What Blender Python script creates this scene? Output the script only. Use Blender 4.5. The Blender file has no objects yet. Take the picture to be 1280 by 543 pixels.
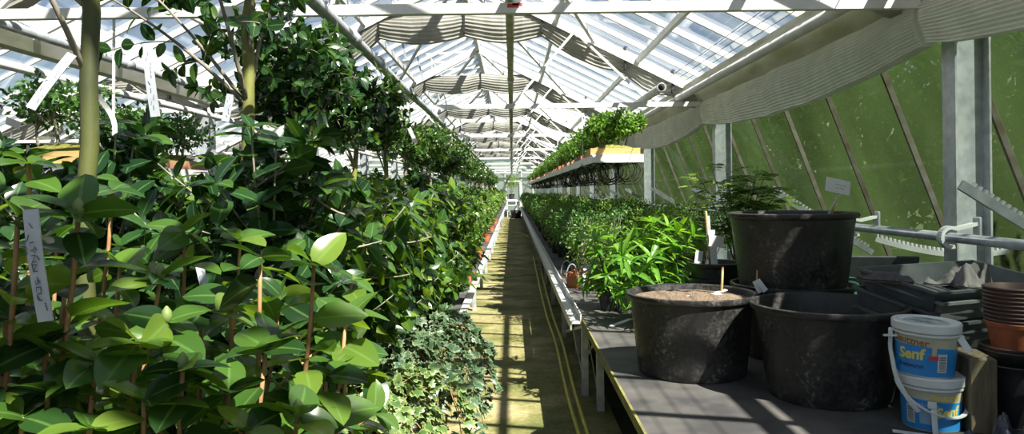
import bpy, math, random
import numpy as np
from mathutils import Vector, Matrix, Euler
PI = math.pi
COL = bpy.context.scene.collection
F, CZ, HY, ROLL = 900.0, 1.6, 238.0, math.radians(0.7)

def P(px, py, Y):
    """pixel of the 1280x543 photograph -> world point at distance Y"""
    x0, y0 = px - 640, py - 271.5
    x = x0 * math.cos(ROLL) - y0 * math.sin(ROLL)
    y = x0 * math.sin(ROLL) + y0 * math.cos(ROLL) + 271.5
    return Vector((x * Y / F, Y, CZ - (y - HY) * Y / F))

# ------------------------------------------------------------------ materials
def nodes(name):
    m = bpy.data.materials.new(name); m.use_nodes = True
    nt = m.node_tree; nt.nodes.clear()
    out = nt.nodes.new('ShaderNodeOutputMaterial')
    def N(t, **kw):
        n = nt.nodes.new('ShaderNode' + t)
        for k, v in kw.items(): setattr(n, k, v)
        return n
    def L(a, b): nt.links.new(a, b)
    return m, N, L, out

def ramp(N, pts, interp='LINEAR'):
    r = N('ValToRGB'); e = r.color_ramp.elements
    r.color_ramp.interpolation = interp
    while len(e) < len(pts): e.new(0.5)
    for k, (p, c) in enumerate(pts):
        e[k].position = p; e[k].color = (*c, 1) if len(c) == 3 else c
    return r

def mat(name, c1, c2=None, scale=8, rough=.6, metal=0, bump=0, detail=4, stretch=(1, 1, 1), lo=.35, hi=.65, spec=.5):
    m, N, L, out = nodes(name)
    b = N('BsdfPrincipled'); L(b.outputs[0], out.inputs[0])
    b.inputs['Roughness'].default_value = rough; b.inputs['Metallic'].default_value = metal
    b.inputs['Specular IOR Level'].default_value = spec
    if c2 is None: c2 = tuple(v * .8 for v in c1)
    tc = N('TexCoord'); mp = N('Mapping'); mp.inputs['Scale'].default_value = stretch
    L(tc.outputs['Object'], mp.inputs[0])
    nz = N('TexNoise'); nz.inputs['Scale'].default_value = scale; nz.inputs['Detail'].default_value = detail
    L(mp.outputs[0], nz.inputs['Vector'])
    r = ramp(N, [(lo, c1), (hi, c2)]); L(nz.outputs['Fac'], r.inputs[0]); L(r.outputs[0], b.inputs['Base Color'])
    if bump:
        bp = N('Bump'); bp.inputs['Strength'].default_value = bump; bp.inputs['Distance'].default_value = .01
        L(nz.outputs['Fac'], bp.inputs['Height']); L(bp.outputs[0], b.inputs['Normal'])
    return m

def leaf_mat(name, cols, trans, rough=.32, tw=.35, rib=(.16, .28, .08), rib_amt=.35, spec=.5, ivy=False, edge=(.55, .6, .38)):
    m, N, L, out = nodes(name)
    g = N('NewGeometry'); r = ramp(N, [(i / (len(cols) - 1) * .96 + .02, c) for i, c in enumerate(cols)])
    L(g.outputs['Random Per Island'], r.inputs[0])
    uv = N('UVMap'); sp = N('SeparateXYZ'); L(uv.outputs[0], sp.inputs[0])
    if ivy:
        nz = N('TexNoise'); nz.inputs['Scale'].default_value = 60
        tc = N('TexCoord'); L(tc.outputs['Object'], nz.inputs['Vector'])
        ad = N('Math', operation='ADD'); L(sp.outputs[0], ad.inputs[0])
        ml = N('Math', operation='MULTIPLY_ADD'); L(nz.outputs['Fac'], ml.inputs[0]); ml.inputs[1].default_value = .8; ml.inputs[2].default_value = -.4
        L(ml.outputs[0], ad.inputs[1])
        f = ramp(N, [(.68, (0, 0, 0)), (.95, (1, 1, 1))]); L(ad.outputs[0], f.inputs[0])
        mix = N('MixRGB'); L(f.outputs[0], mix.inputs[0]); L(r.outputs[0], mix.inputs[1]); mix.inputs[2].default_value = (*edge, 1)
    else:
        s = N('Math', operation='SUBTRACT'); L(sp.outputs[0], s.inputs[0]); s.inputs[1].default_value = .5
        a = N('Math', operation='ABSOLUTE'); L(s.outputs[0], a.inputs[0])
        f = ramp(N, [(.02, (rib_amt,) * 3), (.06, (0, 0, 0))]); L(a.outputs[0], f.inputs[0])
        mix = N('MixRGB'); L(f.outputs[0], mix.inputs[0]); L(r.outputs[0], mix.inputs[1]); mix.inputs[2].default_value = (*rib, 1)
    b = N('BsdfPrincipled'); L(mix.outputs[0], b.inputs['Base Color']); b.inputs['Roughness'].default_value = rough
    b.inputs['Specular IOR Level'].default_value = spec
    t = N('BsdfTranslucent')
    mm = N('MixRGB', blend_type='MULTIPLY'); mm.inputs[0].default_value = 1; L(mix.outputs[0], mm.inputs[1]); mm.inputs[2].default_value = (*trans, 1)
    L(mm.outputs[0], t.inputs[0])
    ms = N('MixShader'); ms.inputs[0].default_value = tw; L(b.outputs[0], ms.inputs[1]); L(t.outputs[0], ms.inputs[2])
    L(ms.outputs[0], out.inputs[0])
    return m

def glass_mat(name, tint, dirt, dlo, dhi, scale, stretch, gloss=.04):
    m, N, L, out = nodes(name)
    tr = N('BsdfTransparent'); tr.inputs[0].default_value = (*tint, 1)
    tl = N('BsdfTranslucent'); tl.inputs[0].default_value = (*dirt, 1)
    df = N('BsdfDiffuse'); df.inputs[0].default_value = (*dirt, 1)
    m1 = N('MixShader'); m1.inputs[0].default_value = .6; L(df.outputs[0], m1.inputs[1]); L(tl.outputs[0], m1.inputs[2])
    tc = N('TexCoord'); mp = N('Mapping'); mp.inputs['Scale'].default_value = stretch; L(tc.outputs['Object'], mp.inputs[0])
    nz = N('TexNoise'); nz.inputs['Scale'].default_value = scale; nz.inputs['Detail'].default_value = 5; L(mp.outputs[0], nz.inputs['Vector'])
    r = ramp(N, [(.35, (dlo,) * 3), (.7, (dhi,) * 3)]); L(nz.outputs['Fac'], r.inputs[0])
    m2 = N('MixShader'); L(r.outputs[0], m2.inputs[0]); L(tr.outputs[0], m2.inputs[1]); L(m1.outputs[0], m2.inputs[2])
    gl = N('BsdfGlossy'); gl.inputs['Roughness'].default_value = .05
    lw = N('LayerWeight'); lw.inputs[0].default_value = .25
    mu = N('Math', operation='MULTIPLY_ADD'); L(lw.outputs['Fresnel'], mu.inputs[0]); mu.inputs[1].default_value = .25; mu.inputs[2].default_value = gloss * .3
    m3 = N('MixShader'); L(mu.outputs[0], m3.inputs[0]); L(m2.outputs[0], m3.inputs[1]); L(gl.outputs[0], m3.inputs[2])
    L(m3.outputs[0], out.inputs[0])
    return m

M = {}
M['white'] = mat('white_paint', (.68, .68, .665), (.56, .57, .555), 5, .45)
M['galv'] = mat('galvanised_steel', (.52, .55, .57), (.36, .39, .41), 14, .45, .35)
M['pipe'] = mat('painted_pipe', (.55, .56, .52), (.40, .41, .35), 9, .45)
M['ridgepipe'] = mat('mossy_pipe', (.42, .41, .30), (.28, .30, .17), 7, .55)
M['grey'] = mat('grey_metal', (.30, .33, .35), (.20, .22, .23), 10, .5, .2)
M['alu'] = mat('aluminium_profile', (.62, .63, .62), (.45, .47, .46), 12, .45, .15)
M['gutter'] = mat('gutter_metal', (.50, .50, .44), (.30, .31, .20), 5, .6, 0, 0, 4, (1, .3, 1))
M['dark'] = mat('dark_plastic', (.018, .018, .019), (.03, .03, .03), 20, .45)
M['rubber'] = mat('black_rubber', (.012, .012, .012), None, 20, .5)
M['tray'] = mat('grey_tray_plastic', (.062, .072, .08), (.10, .11, .116), 9, .5)
M['traylight'] = mat('dusty_tray_plastic', (.20, .205, .21), (.13, .135, .14), 9, .55)
M['terra'] = mat('terracotta', (.40, .12, .05), (.30, .085, .035), 14, .8)
M['brownpot'] = mat('brown_plastic', (.075, .038, .03), (.055, .028, .024), 12, .5)
M['greenpot'] = mat('green_plastic', (.03, .14, .07), (.02, .09, .05), 12, .45)
M['soil'] = mat('potting_soil', (.10, .065, .04), (.22, .165, .11), 90, .95, 0, 1.0, 8)
M['moss'] = mat('moss', (.20, .20, .03), (.10, .10, .02), 40, .9, 0, .8, 6)
M['woodbox'] = mat('pale_wood', (.50, .34, .12), (.36, .24, .09), 12, .7, 0, .2, 5, (1, 6, 6))
M['claybox'] = mat('brown_clay', (.38, .20, .11), (.26, .13, .08), 10, .7)
M['oldwood'] = mat('weathered_wood', (.19, .15, .09), (.10, .085, .05), 10, .85, 0, .5, 6, (5, 5, .7))
M['bark_green'] = mat('smooth_green_bark', (.075, .085, .018), (.04, .048, .014), 14, .6, 0, .3, 5, (1, 1, .5))
M['bark_lit'] = mat('sunlit_green_bark', (.19, .20, .04), (.11, .12, .025), 14, .6, 0, .3, 5, (1, 1, .5))  # brighter copy of the green bark, sunlight on the trunks put into its colour
M['bark_grey'] = mat('grey_bark', (.26, .235, .175), (.15, .14, .105), 22, .8, 0, .4, 5)
M['twig'] = mat('brown_twig', (.36, .19, .08), (.24, .13, .055), 25, .7)
M['cloth_dark'] = mat('dark_cloth', (.055, .052, .055), (.10, .095, .095), 18, .95)
M['cloth_mid'] = mat('worn_grey_cloth', (.14, .13, .125), (.20, .19, .185), 18, .95)
M['teal'] = mat('teal_mesh', (.05, .20, .17), (.03, .13, .11), 40, .8)
M['ink'] = mat('ink', (.10, .11, .15), None, 5, .8)
M['plas_white'] = mat('white_plastic', (.74, .76, .76), (.64, .66, .66), 9, .35)
M['lab_blue'] = mat('blue_print', (.03, .27, .66), (.025, .22, .58), 12, .4)
M['lab_yel'] = mat('yellow_print', (.80, .68, .16), None, 12, .5)
M['lab_brown'] = mat('brown_print', (.36, .15, .06), None, 12, .5)
M['lab_navy'] = mat('navy_print', (.02, .06, .22), None, 12, .5)
M['lab_cream'] = mat('cream_print', (.52, .50, .38), (.44, .42, .30), 12, .5)
M['lab_red'] = mat('red_print', (.60, .08, .05), None, 12, .5)
M['ruler'] = mat('label_plastic', (.40, .43, .47), (.33, .36, .39), 20, .5)
M['card'] = mat('white_card', (.66, .67, .66), (.60, .61, .60), 20, .5)
M['hose'] = mat('yellow_green_hose', (.60, .54, .07), (.45, .42, .06), 12, .5)
M['red'] = mat('red_paint', (.55, .05, .05), None, 20, .6)
M['petal'] = mat('white_petal', (.85, .80, .76), (.8, .7, .68), 20, .6)
M['stick'] = mat('bamboo_stick', (.42, .25, .10), None, 20, .7)
M['wall'] = mat('mossy_concrete', (.12, .12, .07), (.06, .075, .03), 5, .9)
M['ground'] = mat('dark_ground', (.028, .028, .018), (.05, .055, .022), 6, .95)
M['outground'] = mat('garden_ground', (.05, .09, .025), (.07, .065, .03), 2, .95)
M['outwood'] = mat('brown_timber', (.12, .085, .06), (.07, .05, .035), 6, .8, 0, 0, 4, (.4, 1, 6))
M['rust'] = mat('rusty_glazing_bar', (.17, .165, .14), (.11, .085, .055), 10, .6, .2)
M['table'] = mat('worn_grey_tabletop', (.036, .036, .036), (.095, .09, .082), 4, .75, 0, .25, 9)
M['tedge'] = mat('mossy_edge', (.22, .21, .05), (.11, .11, .05), 8, .8)

# tub plastic: black, dusty near rim and foot
def tub_mat():
    m, N, L, out = nodes('scuffed_black_plastic')
    b = N('BsdfPrincipled'); L(b.outputs[0], out.inputs[0]); b.inputs['Roughness'].default_value = .42
    tc = N('TexCoord')
    n1 = N('TexNoise'); n1.inputs['Scale'].default_value = 7; n1.inputs['Detail'].default_value = 8; L(tc.outputs['Object'], n1.inputs['Vector'])
    n2 = N('TexNoise'); n2.inputs['Scale'].default_value = 55; n2.inputs['Detail'].default_value = 6; L(tc.outputs['Object'], n2.inputs['Vector'])
    a = N('Math', operation='MULTIPLY'); L(n1.outputs['Fac'], a.inputs[0]); L(n2.outputs['Fac'], a.inputs[1])
    sx = N('SeparateXYZ'); L(tc.outputs['Object'], sx.inputs[0])
    dz = ramp(N, [(.0, (.45,) * 3), (.10, (0, 0, 0))]); L(sx.outputs[2], dz.inputs[0])
    ml = N('Math', operation='MULTIPLY_ADD'); L(dz.outputs[0], ml.inputs[0]); ml.inputs[1].default_value = .28; L(a.outputs[0], ml.inputs[2])
    r = ramp(N, [(.20, (.014, .0138, .013)), (.36, (.036, .035, .032)), (.48, (.13, .125, .11))]); L(ml.outputs[0], r.inputs[0])
    L(r.outputs[0], b.inputs['Base Color'])
    rr = ramp(N, [(.2, (.36,) * 3), (.4, (.75,) * 3)]); L(ml.outputs[0], rr.inputs[0]); L(rr.outputs[0], b.inputs['Roughness'])
    return m
M['tub'] = tub_mat()

def path_mat():
    m, N, L, out = nodes('mossy_concrete_path')
    b = N('BsdfPrincipled'); L(b.outputs[0], out.inputs[0]); b.inputs['Roughness'].default_value = .85
    tc = N('TexCoord')
    n1 = N('TexNoise'); n1.inputs['Scale'].default_value = 1.6; n1.inputs['Detail'].default_value = 8; n1.inputs['Roughness'].default_value = .65; L(tc.outputs['Object'], n1.inputs['Vector'])
    n2 = N('TexNoise'); n2.inputs['Scale'].default_value = 30; n2.inputs['Detail'].default_value = 6; L(tc.outputs['Object'], n2.inputs['Vector'])
    r1 = ramp(N, [(.36, (.34, .29, .15)), (.50, (.19, .18, .06)), (.64, (.085, .10, .02))]); L(n1.outputs['Fac'], r1.inputs[0])
    r2 = ramp(N, [(.3, (.7, .7, .7)), (.7, (1.15, 1.15, 1.15))]); L(n2.outputs['Fac'], r2.inputs[0])
    mu = N('MixRGB', blend_type='MULTIPLY'); mu.inputs[0].default_value = 1; L(r1.outputs[0], mu.inputs[1]); L(r2.outputs[0], mu.inputs[2])
    L(mu.outputs[0], b.inputs['Base Color'])
    bp = N('Bump'); bp.inputs['Strength'].default_value = .4; bp.inputs['Distance'].default_value = .01; L(n2.outputs['Fac'], bp.inputs['Height']); L(bp.outputs[0], b.inputs['Normal'])
    return m
M['path'] = path_mat()

def cloth_mat(name, c1, c2, tw):
    m, N, L, out = nodes(name)
    tc = N('TexCoord'); nz = N('TexNoise'); nz.inputs['Scale'].default_value = 6; nz.inputs['Detail'].default_value = 6
    L(tc.outputs['Object'], nz.inputs['Vector'])
    r = ramp(N, [(.35, c1), (.65, c2)]); L(nz.outputs['Fac'], r.inputs[0])
    d = N('BsdfDiffuse'); L(r.outputs[0], d.inputs[0]); t = N('BsdfTranslucent'); L(r.outputs[0], t.inputs[0])
    ms = N('MixShader'); ms.inputs[0].default_value = tw; L(d.outputs[0], ms.inputs[1]); L(t.outputs[0], ms.inputs[2]); L(ms.outputs[0], out.inputs[0])
    return m
M['screen'] = cloth_mat('grey_shade_cloth', (.44, .435, .39), (.34, .34, .30), .35)
M['bundle'] = cloth_mat('pale_shade_cloth', (.90, .90, .85), (.80, .80, .75), .45)
M['glass_roof'] = glass_mat('roof_glass', (.97, .98, .98), (.9, .92, .92), .005, .13, 1.2, (.35, 3, .35))
M['glass_side'] = glass_mat('algae_glass', (.56, .63, .57), (.055, .092, .030), .34, .78, .9, (1, 1.2, .5), .06)
M['glass_end'] = glass_mat('end_wall_glass', (.8, .9, .85), (.5, .62, .52), .4, .7, 2, (1, 1, 1))

DG = (.014, .034, .011)
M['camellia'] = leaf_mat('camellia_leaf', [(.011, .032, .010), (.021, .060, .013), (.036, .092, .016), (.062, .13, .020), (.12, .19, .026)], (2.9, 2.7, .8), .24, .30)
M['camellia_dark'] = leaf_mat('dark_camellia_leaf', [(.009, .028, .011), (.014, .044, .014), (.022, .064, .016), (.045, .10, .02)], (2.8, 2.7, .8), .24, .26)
M['small'] = leaf_mat('fresh_small_leaf', [(.035, .10, .016), (.07, .17, .022), (.13, .24, .03), (.22, .30, .045)], (2.0, 2.0, .7), .4, .38, rib_amt=.2)
M['azalea'] = leaf_mat('azalea_leaf', [(.022, .070, .016), (.035, .105, .022), (.06, .15, .03), (.09, .19, .035)], (2.0, 2.0, .8), .42, .3, rib_amt=.2)
M['azalea_light'] = leaf_mat('light_azalea_leaf', [(.08, .16, .03), (.13, .23, .04), (.19, .29, .055)], (1.8, 1.8, .7), .42, .35, rib_amt=.2)
M['lily'] = leaf_mat('lance_leaf', [(.07, .20, .022), (.11, .27, .03), (.18, .35, .04)], (1.9, 1.9, .6), .35, .38, rib=(.3, .5, .1))
M['ivy'] = leaf_mat('variegated_ivy_leaf', [(.018, .05, .022), (.03, .075, .034), (.05, .10, .045)], (1.7, 1.8, .9), .42, .22, ivy=True, edge=(.15, .20, .10))
M['ivy_pale'] = leaf_mat('pale_ivy_leaf', [(.045, .10, .025), (.07, .14, .035), (.11, .18, .05)], (1.7, 1.8, .7), .42, .28, ivy=True, edge=(.26, .31, .12))
M['bonsai'] = leaf_mat('bonsai_leaf', [(.035, .10, .014), (.07, .17, .02), (.12, .24, .03), (.17, .29, .04)], (2.0, 2.0, .7), .4, .36, rib_amt=.2)
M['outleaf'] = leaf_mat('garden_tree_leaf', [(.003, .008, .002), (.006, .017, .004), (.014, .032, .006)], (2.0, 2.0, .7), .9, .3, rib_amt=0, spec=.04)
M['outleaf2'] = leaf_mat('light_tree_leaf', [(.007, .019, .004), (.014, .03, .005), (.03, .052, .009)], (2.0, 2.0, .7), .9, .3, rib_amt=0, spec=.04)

# ------------------------------------------------------------------ mesh helpers
class G:
    """collects shapes and links them as ONE mesh object"""
    def __init__(s): s.v = []; s.f = []; s.m = []; s.lv = []
    def add(s, vs, fs, mi=0):
        o = len(s.v); s.v += [tuple(v) for v in vs]; s.f += [tuple(i + o for i in f) for f in fs]; s.m += [mi] * len(fs); return s
    def box(s, c, d, rot=None, mi=0, taper=1.0, bev=0.0):
        hx, hy, hz = (k / 2 for k in d); c = Vector(c)
        R = rot.to_matrix() if isinstance(rot, Euler) else (rot or Matrix.Identity(3))
        if bev <= 0:
            vs = [Vector((x * (taper if z > 0 else 1), y * (taper if z > 0 else 1), z)) for z in (-hz, hz) for x, y in ((-hx, -hy), (hx, -hy), (hx, hy), (-hx, hy))]
            fs = [(3, 2, 1, 0), (4, 5, 6, 7), (0, 1, 5, 4), (1, 2, 6, 5), (2, 3, 7, 6), (3, 0, 4, 7)]
        else:
            b = bev; vs = []; fs = []
            prof = [(-hz, b), (-hz + b, 0), (hz - b, 0), (hz, b)]
            for z, i in prof:
                x, y = hx - i, hy - i; k = b * .9
                vs += [Vector(p + (z,)) for p in ((-x + k, -y), (x - k, -y), (x, -y + k), (x, y - k), (x - k, y), (-x + k, y), (-x, y - k), (-x, -y + k))]
            for r in range(3):
                for q in range(8):
                    fs.append((r * 8 + q, r * 8 + (q + 1) % 8, r * 8 + 8 + (q + 1) % 8, r * 8 + 8 + q))
            fs.append(tuple(range(7, -1, -1))); fs.append(tuple(range(24, 32)))
        return s.add([c + R @ v for v in vs], fs, mi)
    def bar(s, a, b, w, h, mi=0, up=(0, 0, 1)):
        a, b = Vector(a), Vector(b); d = (b - a).normalized(); up = Vector(up)
        if abs(d.dot(up)) > .98: up = Vector((0, 1, 0))
        x = d.cross(up).normalized(); z = x.cross(d)
        vs = [p + x * (sx * w / 2) + z * (sz * h / 2) for p in (a, b) for sx, sz in ((-1, -1), (1, -1), (1, 1), (-1, 1))]
        return s.add(vs, [(0, 1, 2, 3), (7, 6, 5, 4), (0, 4, 5, 1), (1, 5, 6, 2), (2, 6, 7, 3), (3, 7, 4, 0)], mi)
    def tube(s, pts, rad, seg=8, mi=0, caps=True):
        pts = [Vector(p) for p in pts]; n = len(pts)
        if not hasattr(rad, '__len__'): rad = [rad] * n
        vs = []; fs = []; px = None
        for i, p in enumerate(pts):
            d = (pts[min(i + 1, n - 1)] - pts[max(i - 1, 0)]).normalized()
            if px is None:
                u = Vector((0, 0, 1)) if abs(d.z) < .9 else Vector((1, 0, 0)); px = d.cross(u).normalized()
            else: px = (px - d * px.dot(d)).normalized()
            py = d.cross(px)
            for k in range(seg):
                a = 2 * PI * k / seg; vs.append(p + px * (math.cos(a) * rad[i]) + py * (math.sin(a) * rad[i]))
        for i in range(n - 1):
            for k in range(seg):
                k2 = (k + 1) % seg; fs.append((i * seg + k, i * seg + k2, (i + 1) * seg + k2, (i + 1) * seg + k))
        if caps: fs += [tuple(range(seg - 1, -1, -1)), tuple(range((n - 1) * seg, n * seg))]
        return s.add(vs, fs, mi)
    def lathe(s, prof, seg=40, c=(0, 0, 0), mi=0, a0=0, a1=2 * PI):
        """profile [(r, z)...] turned about z; r = 0 allowed at the ends"""
        c = Vector(c); full = abs(a1 - a0 - 2 * PI) < 1e-6; n = seg if full else seg + 1; vs = []; fs = []
        for r, z in prof:
            for k in range(n):
                a = a0 + (a1 - a0) * k / seg; vs.append(c + Vector((r * math.cos(a), r * math.sin(a), z)))
        for i in range(len(prof) - 1):
            for k in range(seg):
                k2 = (k + 1) % n; fs.append((i * n + k, i * n + k2, (i + 1) * n + k2, (i + 1) * n + k))
        return s.add(vs, fs, mi)
    def disc(s, r, z, seg=40, c=(0, 0, 0), mi=0, bump=0, rng=None):
        c = Vector(c); vs = [c + Vector((0, 0, z + bump))]; fs = []; rings = 6
        for i in range(1, rings + 1):
            for k in range(seg):
                a = 2 * PI * k / seg; rr = r * i / rings; dz = bump * (1 - (i / rings) ** 2) + (rng.uniform(-1, 1) * .006 if rng and i < rings else 0)
                vs.append(c + Vector((rr * math.cos(a), rr * math.sin(a), z + dz)))
        for k in range(seg): fs.append((0, 1 + k, 1 + (k + 1) % seg))
        for i in range(rings - 1):
            for k in range(seg):
                k2 = (k + 1) % seg; o = 1 + i * seg; fs.append((o + k, o + seg + k, o + seg + k2, o + k2))
        return s.add(vs, fs, mi)
    def build(s, name, mats, parent=None, smooth=False, kind=None):
        me = bpy.data.meshes.new(name); me.from_pydata(s.v, [], s.f)
        for m in (mats if isinstance(mats, (list, tuple)) else [mats]): me.materials.append(m)
        me.polygons.foreach_set('material_index', s.m)
        if smooth: me.polygons.foreach_set('use_smooth', [True] * len(s.f))
        me.update()
        o = bpy.data.objects.new(name, me); COL.objects.link(o)
        if parent is not None: o.parent = parent
        if kind: o['kind'] = kind
        return o

def autosmooth(o, deg=35):
    me = o.data
    me.polygons.foreach_set('use_smooth', [True] * len(me.polygons))
    me.set_sharp_from_angle(angle=math.radians(deg))
    return o

def tag(o, label, cat, group=None, kind=None):
    o['label'] = label; o['category'] = cat
    if group: o['group'] = group
    if kind: o['kind'] = kind
    return o

def thing(name, label, cat, loc=(0, 0, 0), rz=0, group=None):
    o = bpy.data.objects.new(name, None); COL.objects.link(o); o.empty_display_size = .1
    o.location = loc; o.rotation_euler = (0, 0, rz)
    return tag(o, label, cat, group)

def dup(root, loc, rz=0, label=None, group=None, scale=None):
    r = root.copy(); COL.objects.link(r); r.location = loc; r.rotation_euler = (0, 0, rz)
    if scale: r.scale = (scale,) * 3 if not hasattr(scale, '__len__') else scale
    if label: r['label'] = label
    if group: r['group'] = group
    elif 'group' in r: del r['group']
    for ch in list(root.children):
        c = ch.copy(); COL.objects.link(c); c.parent = r
        for g in ch.children:
            d = g.copy(); COL.objects.link(d); d.parent = c
    return r

# ------------------------------------------------------------------ leaves
def leaf_tpl(L=1.0, W=.5, rows=5, cols=1, fold=.18, droop=.18, p=.8, wave=0, q=.8):
    v = []; uv = []; f = []; us = np.linspace(-1, 1, 2 * cols + 1); n = len(us)
    for i in range(rows + 1):
        t = i / rows; w = W / 2 * math.sin(PI * min(max(t, 0), 1) ** p) ** q if 0 < t < 1 else (.012 if t == 0 else 0.004)
        for u in us:
            v.append((u * w, L * t, fold * abs(u) ** 1.3 * w - droop * L * t * t + wave * math.sin(t * 9 + u * 2) * w * abs(u)))
            uv.append((u * .5 + .5, t))
    for i in range(rows):
        for k in range(n - 1):
            a = i * n + k; f.append((a, a + 1, a + n + 1, a + n))
    return np.array(v, float), f, np.array(uv, float)

def ivy_tpl():
    prof = [(-.12, 0), (-.42, .05), (-.5, .3), (-.30, .42), (-.36, .68), (-.14, .66), (0, 1), (.14, .66), (.36, .68), (.30, .42), (.5, .3), (.42, .05), (.12, 0)]
    c = (0, .36)
    v = [(c[0], c[1], .03)] + [(x, y, -.10 * abs(x) - .12 * y * y) for x, y in prof]
    inn = [(c[0] + (x - c[0]) * .55, c[1] + (y - c[1]) * .55, -.02) for x, y in prof]
    k = len(prof); v = v[:1] + inn + v[1:]
    f = []
    for i in range(k - 1):
        f.append((0, 1 + i, 2 + i)); f.append((1 + i, 1 + k + i, 2 + k + i, 2 + i))
    f.append((0, k, 1))
    uv = [(0, .5)] + [(.55, .5)] * k + [(1, .5)] * k
    return np.array(v, float), f, np.array(uv, float)

def leaves_obj(name, tpl, frames, m, parent=None, kind=None):
    """frames: list of (origin, direction, normal, size)"""
    V, Fc, UV = tpl; n = len(frames)
    O = np.array([f[0] for f in frames], float); D = np.array([f[1] for f in frames], float); Nn = np.array([f[2] for f in frames], float); S = np.array([f[3] for f in frames], float)
    D /= np.linalg.norm(D, axis=1)[:, None] + 1e-9
    Nn -= D * (Nn * D).sum(1)[:, None]; Nn /= np.linalg.norm(Nn, axis=1)[:, None] + 1e-9
    X = np.cross(D, Nn)
    R = np.stack([X, D, Nn], 2) * S[:, None, None]
    verts = np.einsum('nij,vj->nvi', R, V) + O[:, None, :]
    nv = len(V); verts = verts.reshape(-1, 3)
    lens = np.array([len(f) for f in Fc]); loops = np.concatenate([np.array(f) for f in Fc])
    allloops = (loops[None, :] + (np.arange(n) * nv)[:, None]).reshape(-1)
    alllens = np.tile(lens, n); starts = np.concatenate([[0], np.cumsum(alllens)[:-1]])
    me = bpy.data.meshes.new(name)
    me.vertices.add(len(verts)); me.vertices.foreach_set('co', verts.astype(np.float32).ravel())
    me.loops.add(len(allloops)); me.loops.foreach_set('vertex_index', allloops.astype(np.int32))
    me.polygons.add(len(alllens)); me.polygons.foreach_set('loop_start', starts.astype(np.int32))
    me.polygons.foreach_set('use_smooth', np.ones(len(alllens), bool))
    uvl = me.uv_layers.new(name='UVMap'); uvl.data.foreach_set('uv', np.tile(UV[loops], (n, 1)).astype(np.float32).ravel())
    me.materials.append(m); me.update(calc_edges=True); me.validate()
    o = bpy.data.objects.new(name, me); COL.objects.link(o)
    if parent is not None: o.parent = parent
    if kind: o['kind'] = kind
    return o

def bez(a, b, c, n=8):
    return [(a * (1 - t) ** 2 + b * (2 * t * (1 - t)) + c * t * t) for t in (i / n for i in range(n + 1))]

def rv(r, s=1.0):
    return Vector((r.gauss(0, s), r.gauss(0, s), r.gauss(0, s)))

def dress(path, r, frames, spacing, size, f0=.3, el=(.15, .75), jit=.35, tip=4, updip=.25):
    """alternate leaves along a twig, a rosette at its tip"""
    seg = [(path[i + 1] - path[i]).length for i in range(len(path) - 1)]; tot = sum(seg)
    ang = r.uniform(0, 6.28); s = tot * f0
    while s < tot:
        acc = 0
        for i, l in enumerate(seg):
            if acc + l >= s: break
            acc += l
        t = (s - acc) / max(l, 1e-6); p = path[i].lerp(path[i + 1], t); d = (path[i + 1] - path[i]).normalized()
        u = Vector((0, 0, 1)) if abs(d.z) < .9 else Vector((1, 0, 0)); x = d.cross(u).normalized(); y = d.cross(x)
        out = x * math.cos(ang) + y * math.sin(ang); e = r.uniform(*el)
        ld = (out * math.cos(e) + d * math.sin(e)); ld.z -= updip * r.random()
        nn = d * math.cos(e) - out * math.sin(e) + rv(r, jit) + Vector((0, 0, .5))
        frames.append((p + out * .004, ld, nn, size * r.uniform(.75, 1.15))); ang += 2.4 + r.uniform(-.3, .3); s += spacing * r.uniform(.7, 1.3)
    p = path[-1]; d = (path[-1] - path[-2]).normalized()
    u = Vector((0, 0, 1)) if abs(d.z) < .9 else Vector((1, 0, 0)); x = d.cross(u).normalized(); y = d.cross(x)
    for k in range(tip):
        a = ang + k * 6.28 / tip; out = x * math.cos(a) + y * math.sin(a); e = r.uniform(.2, .9)
        ld = out * math.cos(e) + d * math.sin(e); ld.z -= updip * r.random()
        frames.append((p, ld, d * math.cos(e) - out * math.sin(e) + rv(r, jit) + Vector((0, 0, .4)), size * r.uniform(.6, 1.05)))

def bush(r, base, height, rx, ry, nstem, ntwig, spacing, size, stems, frames, low=.25, r0=.008, f0=.2, el=(.15, .75), tip=4, twl=.22):
    base = Vector(base)
    for k in range(nstem):
        a = 6.28 * k / nstem + r.uniform(-.5, .5); q = math.sqrt(r.uniform(.05, .9))
        tipp = base + Vector((rx * q * math.cos(a), ry * q * math.sin(a), height * (1 - .35 * q * q) * r.uniform(.85, 1.05)))
        mid = base + Vector((rx * .35 * q * math.cos(a), ry * .35 * q * math.sin(a), height * .55)); path = bez(base + Vector((.02 * math.cos(a), .02 * math.sin(a), 0)), mid, tipp, 7)
        stems.tube(path, [r0 * (1 - .7 * i / 7) for i in range(8)], 5); dress(path, r, frames, spacing, size, .55, el, tip=tip)
        for j in range(ntwig):
            t = r.uniform(low, .92); i = min(int(t * 7), 6); p = path[i].lerp(path[i + 1], t * 7 - i); b = r.uniform(0, 6.28)
            e = p + Vector((math.cos(b) * twl * r.uniform(.5, 1.2), math.sin(b) * twl * r.uniform(.5, 1.2), twl * r.uniform(.0, .9)))
            w = bez(p, p.lerp(e, .5) + Vector((0, 0, -.02)), e, 4); stems.tube(w, [r0 * .45, r0 * .4, r0 * .35, r0 * .3, r0 * .22], 4); dress(w, r, frames, spacing, size, f0, el, tip=tip)

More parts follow.
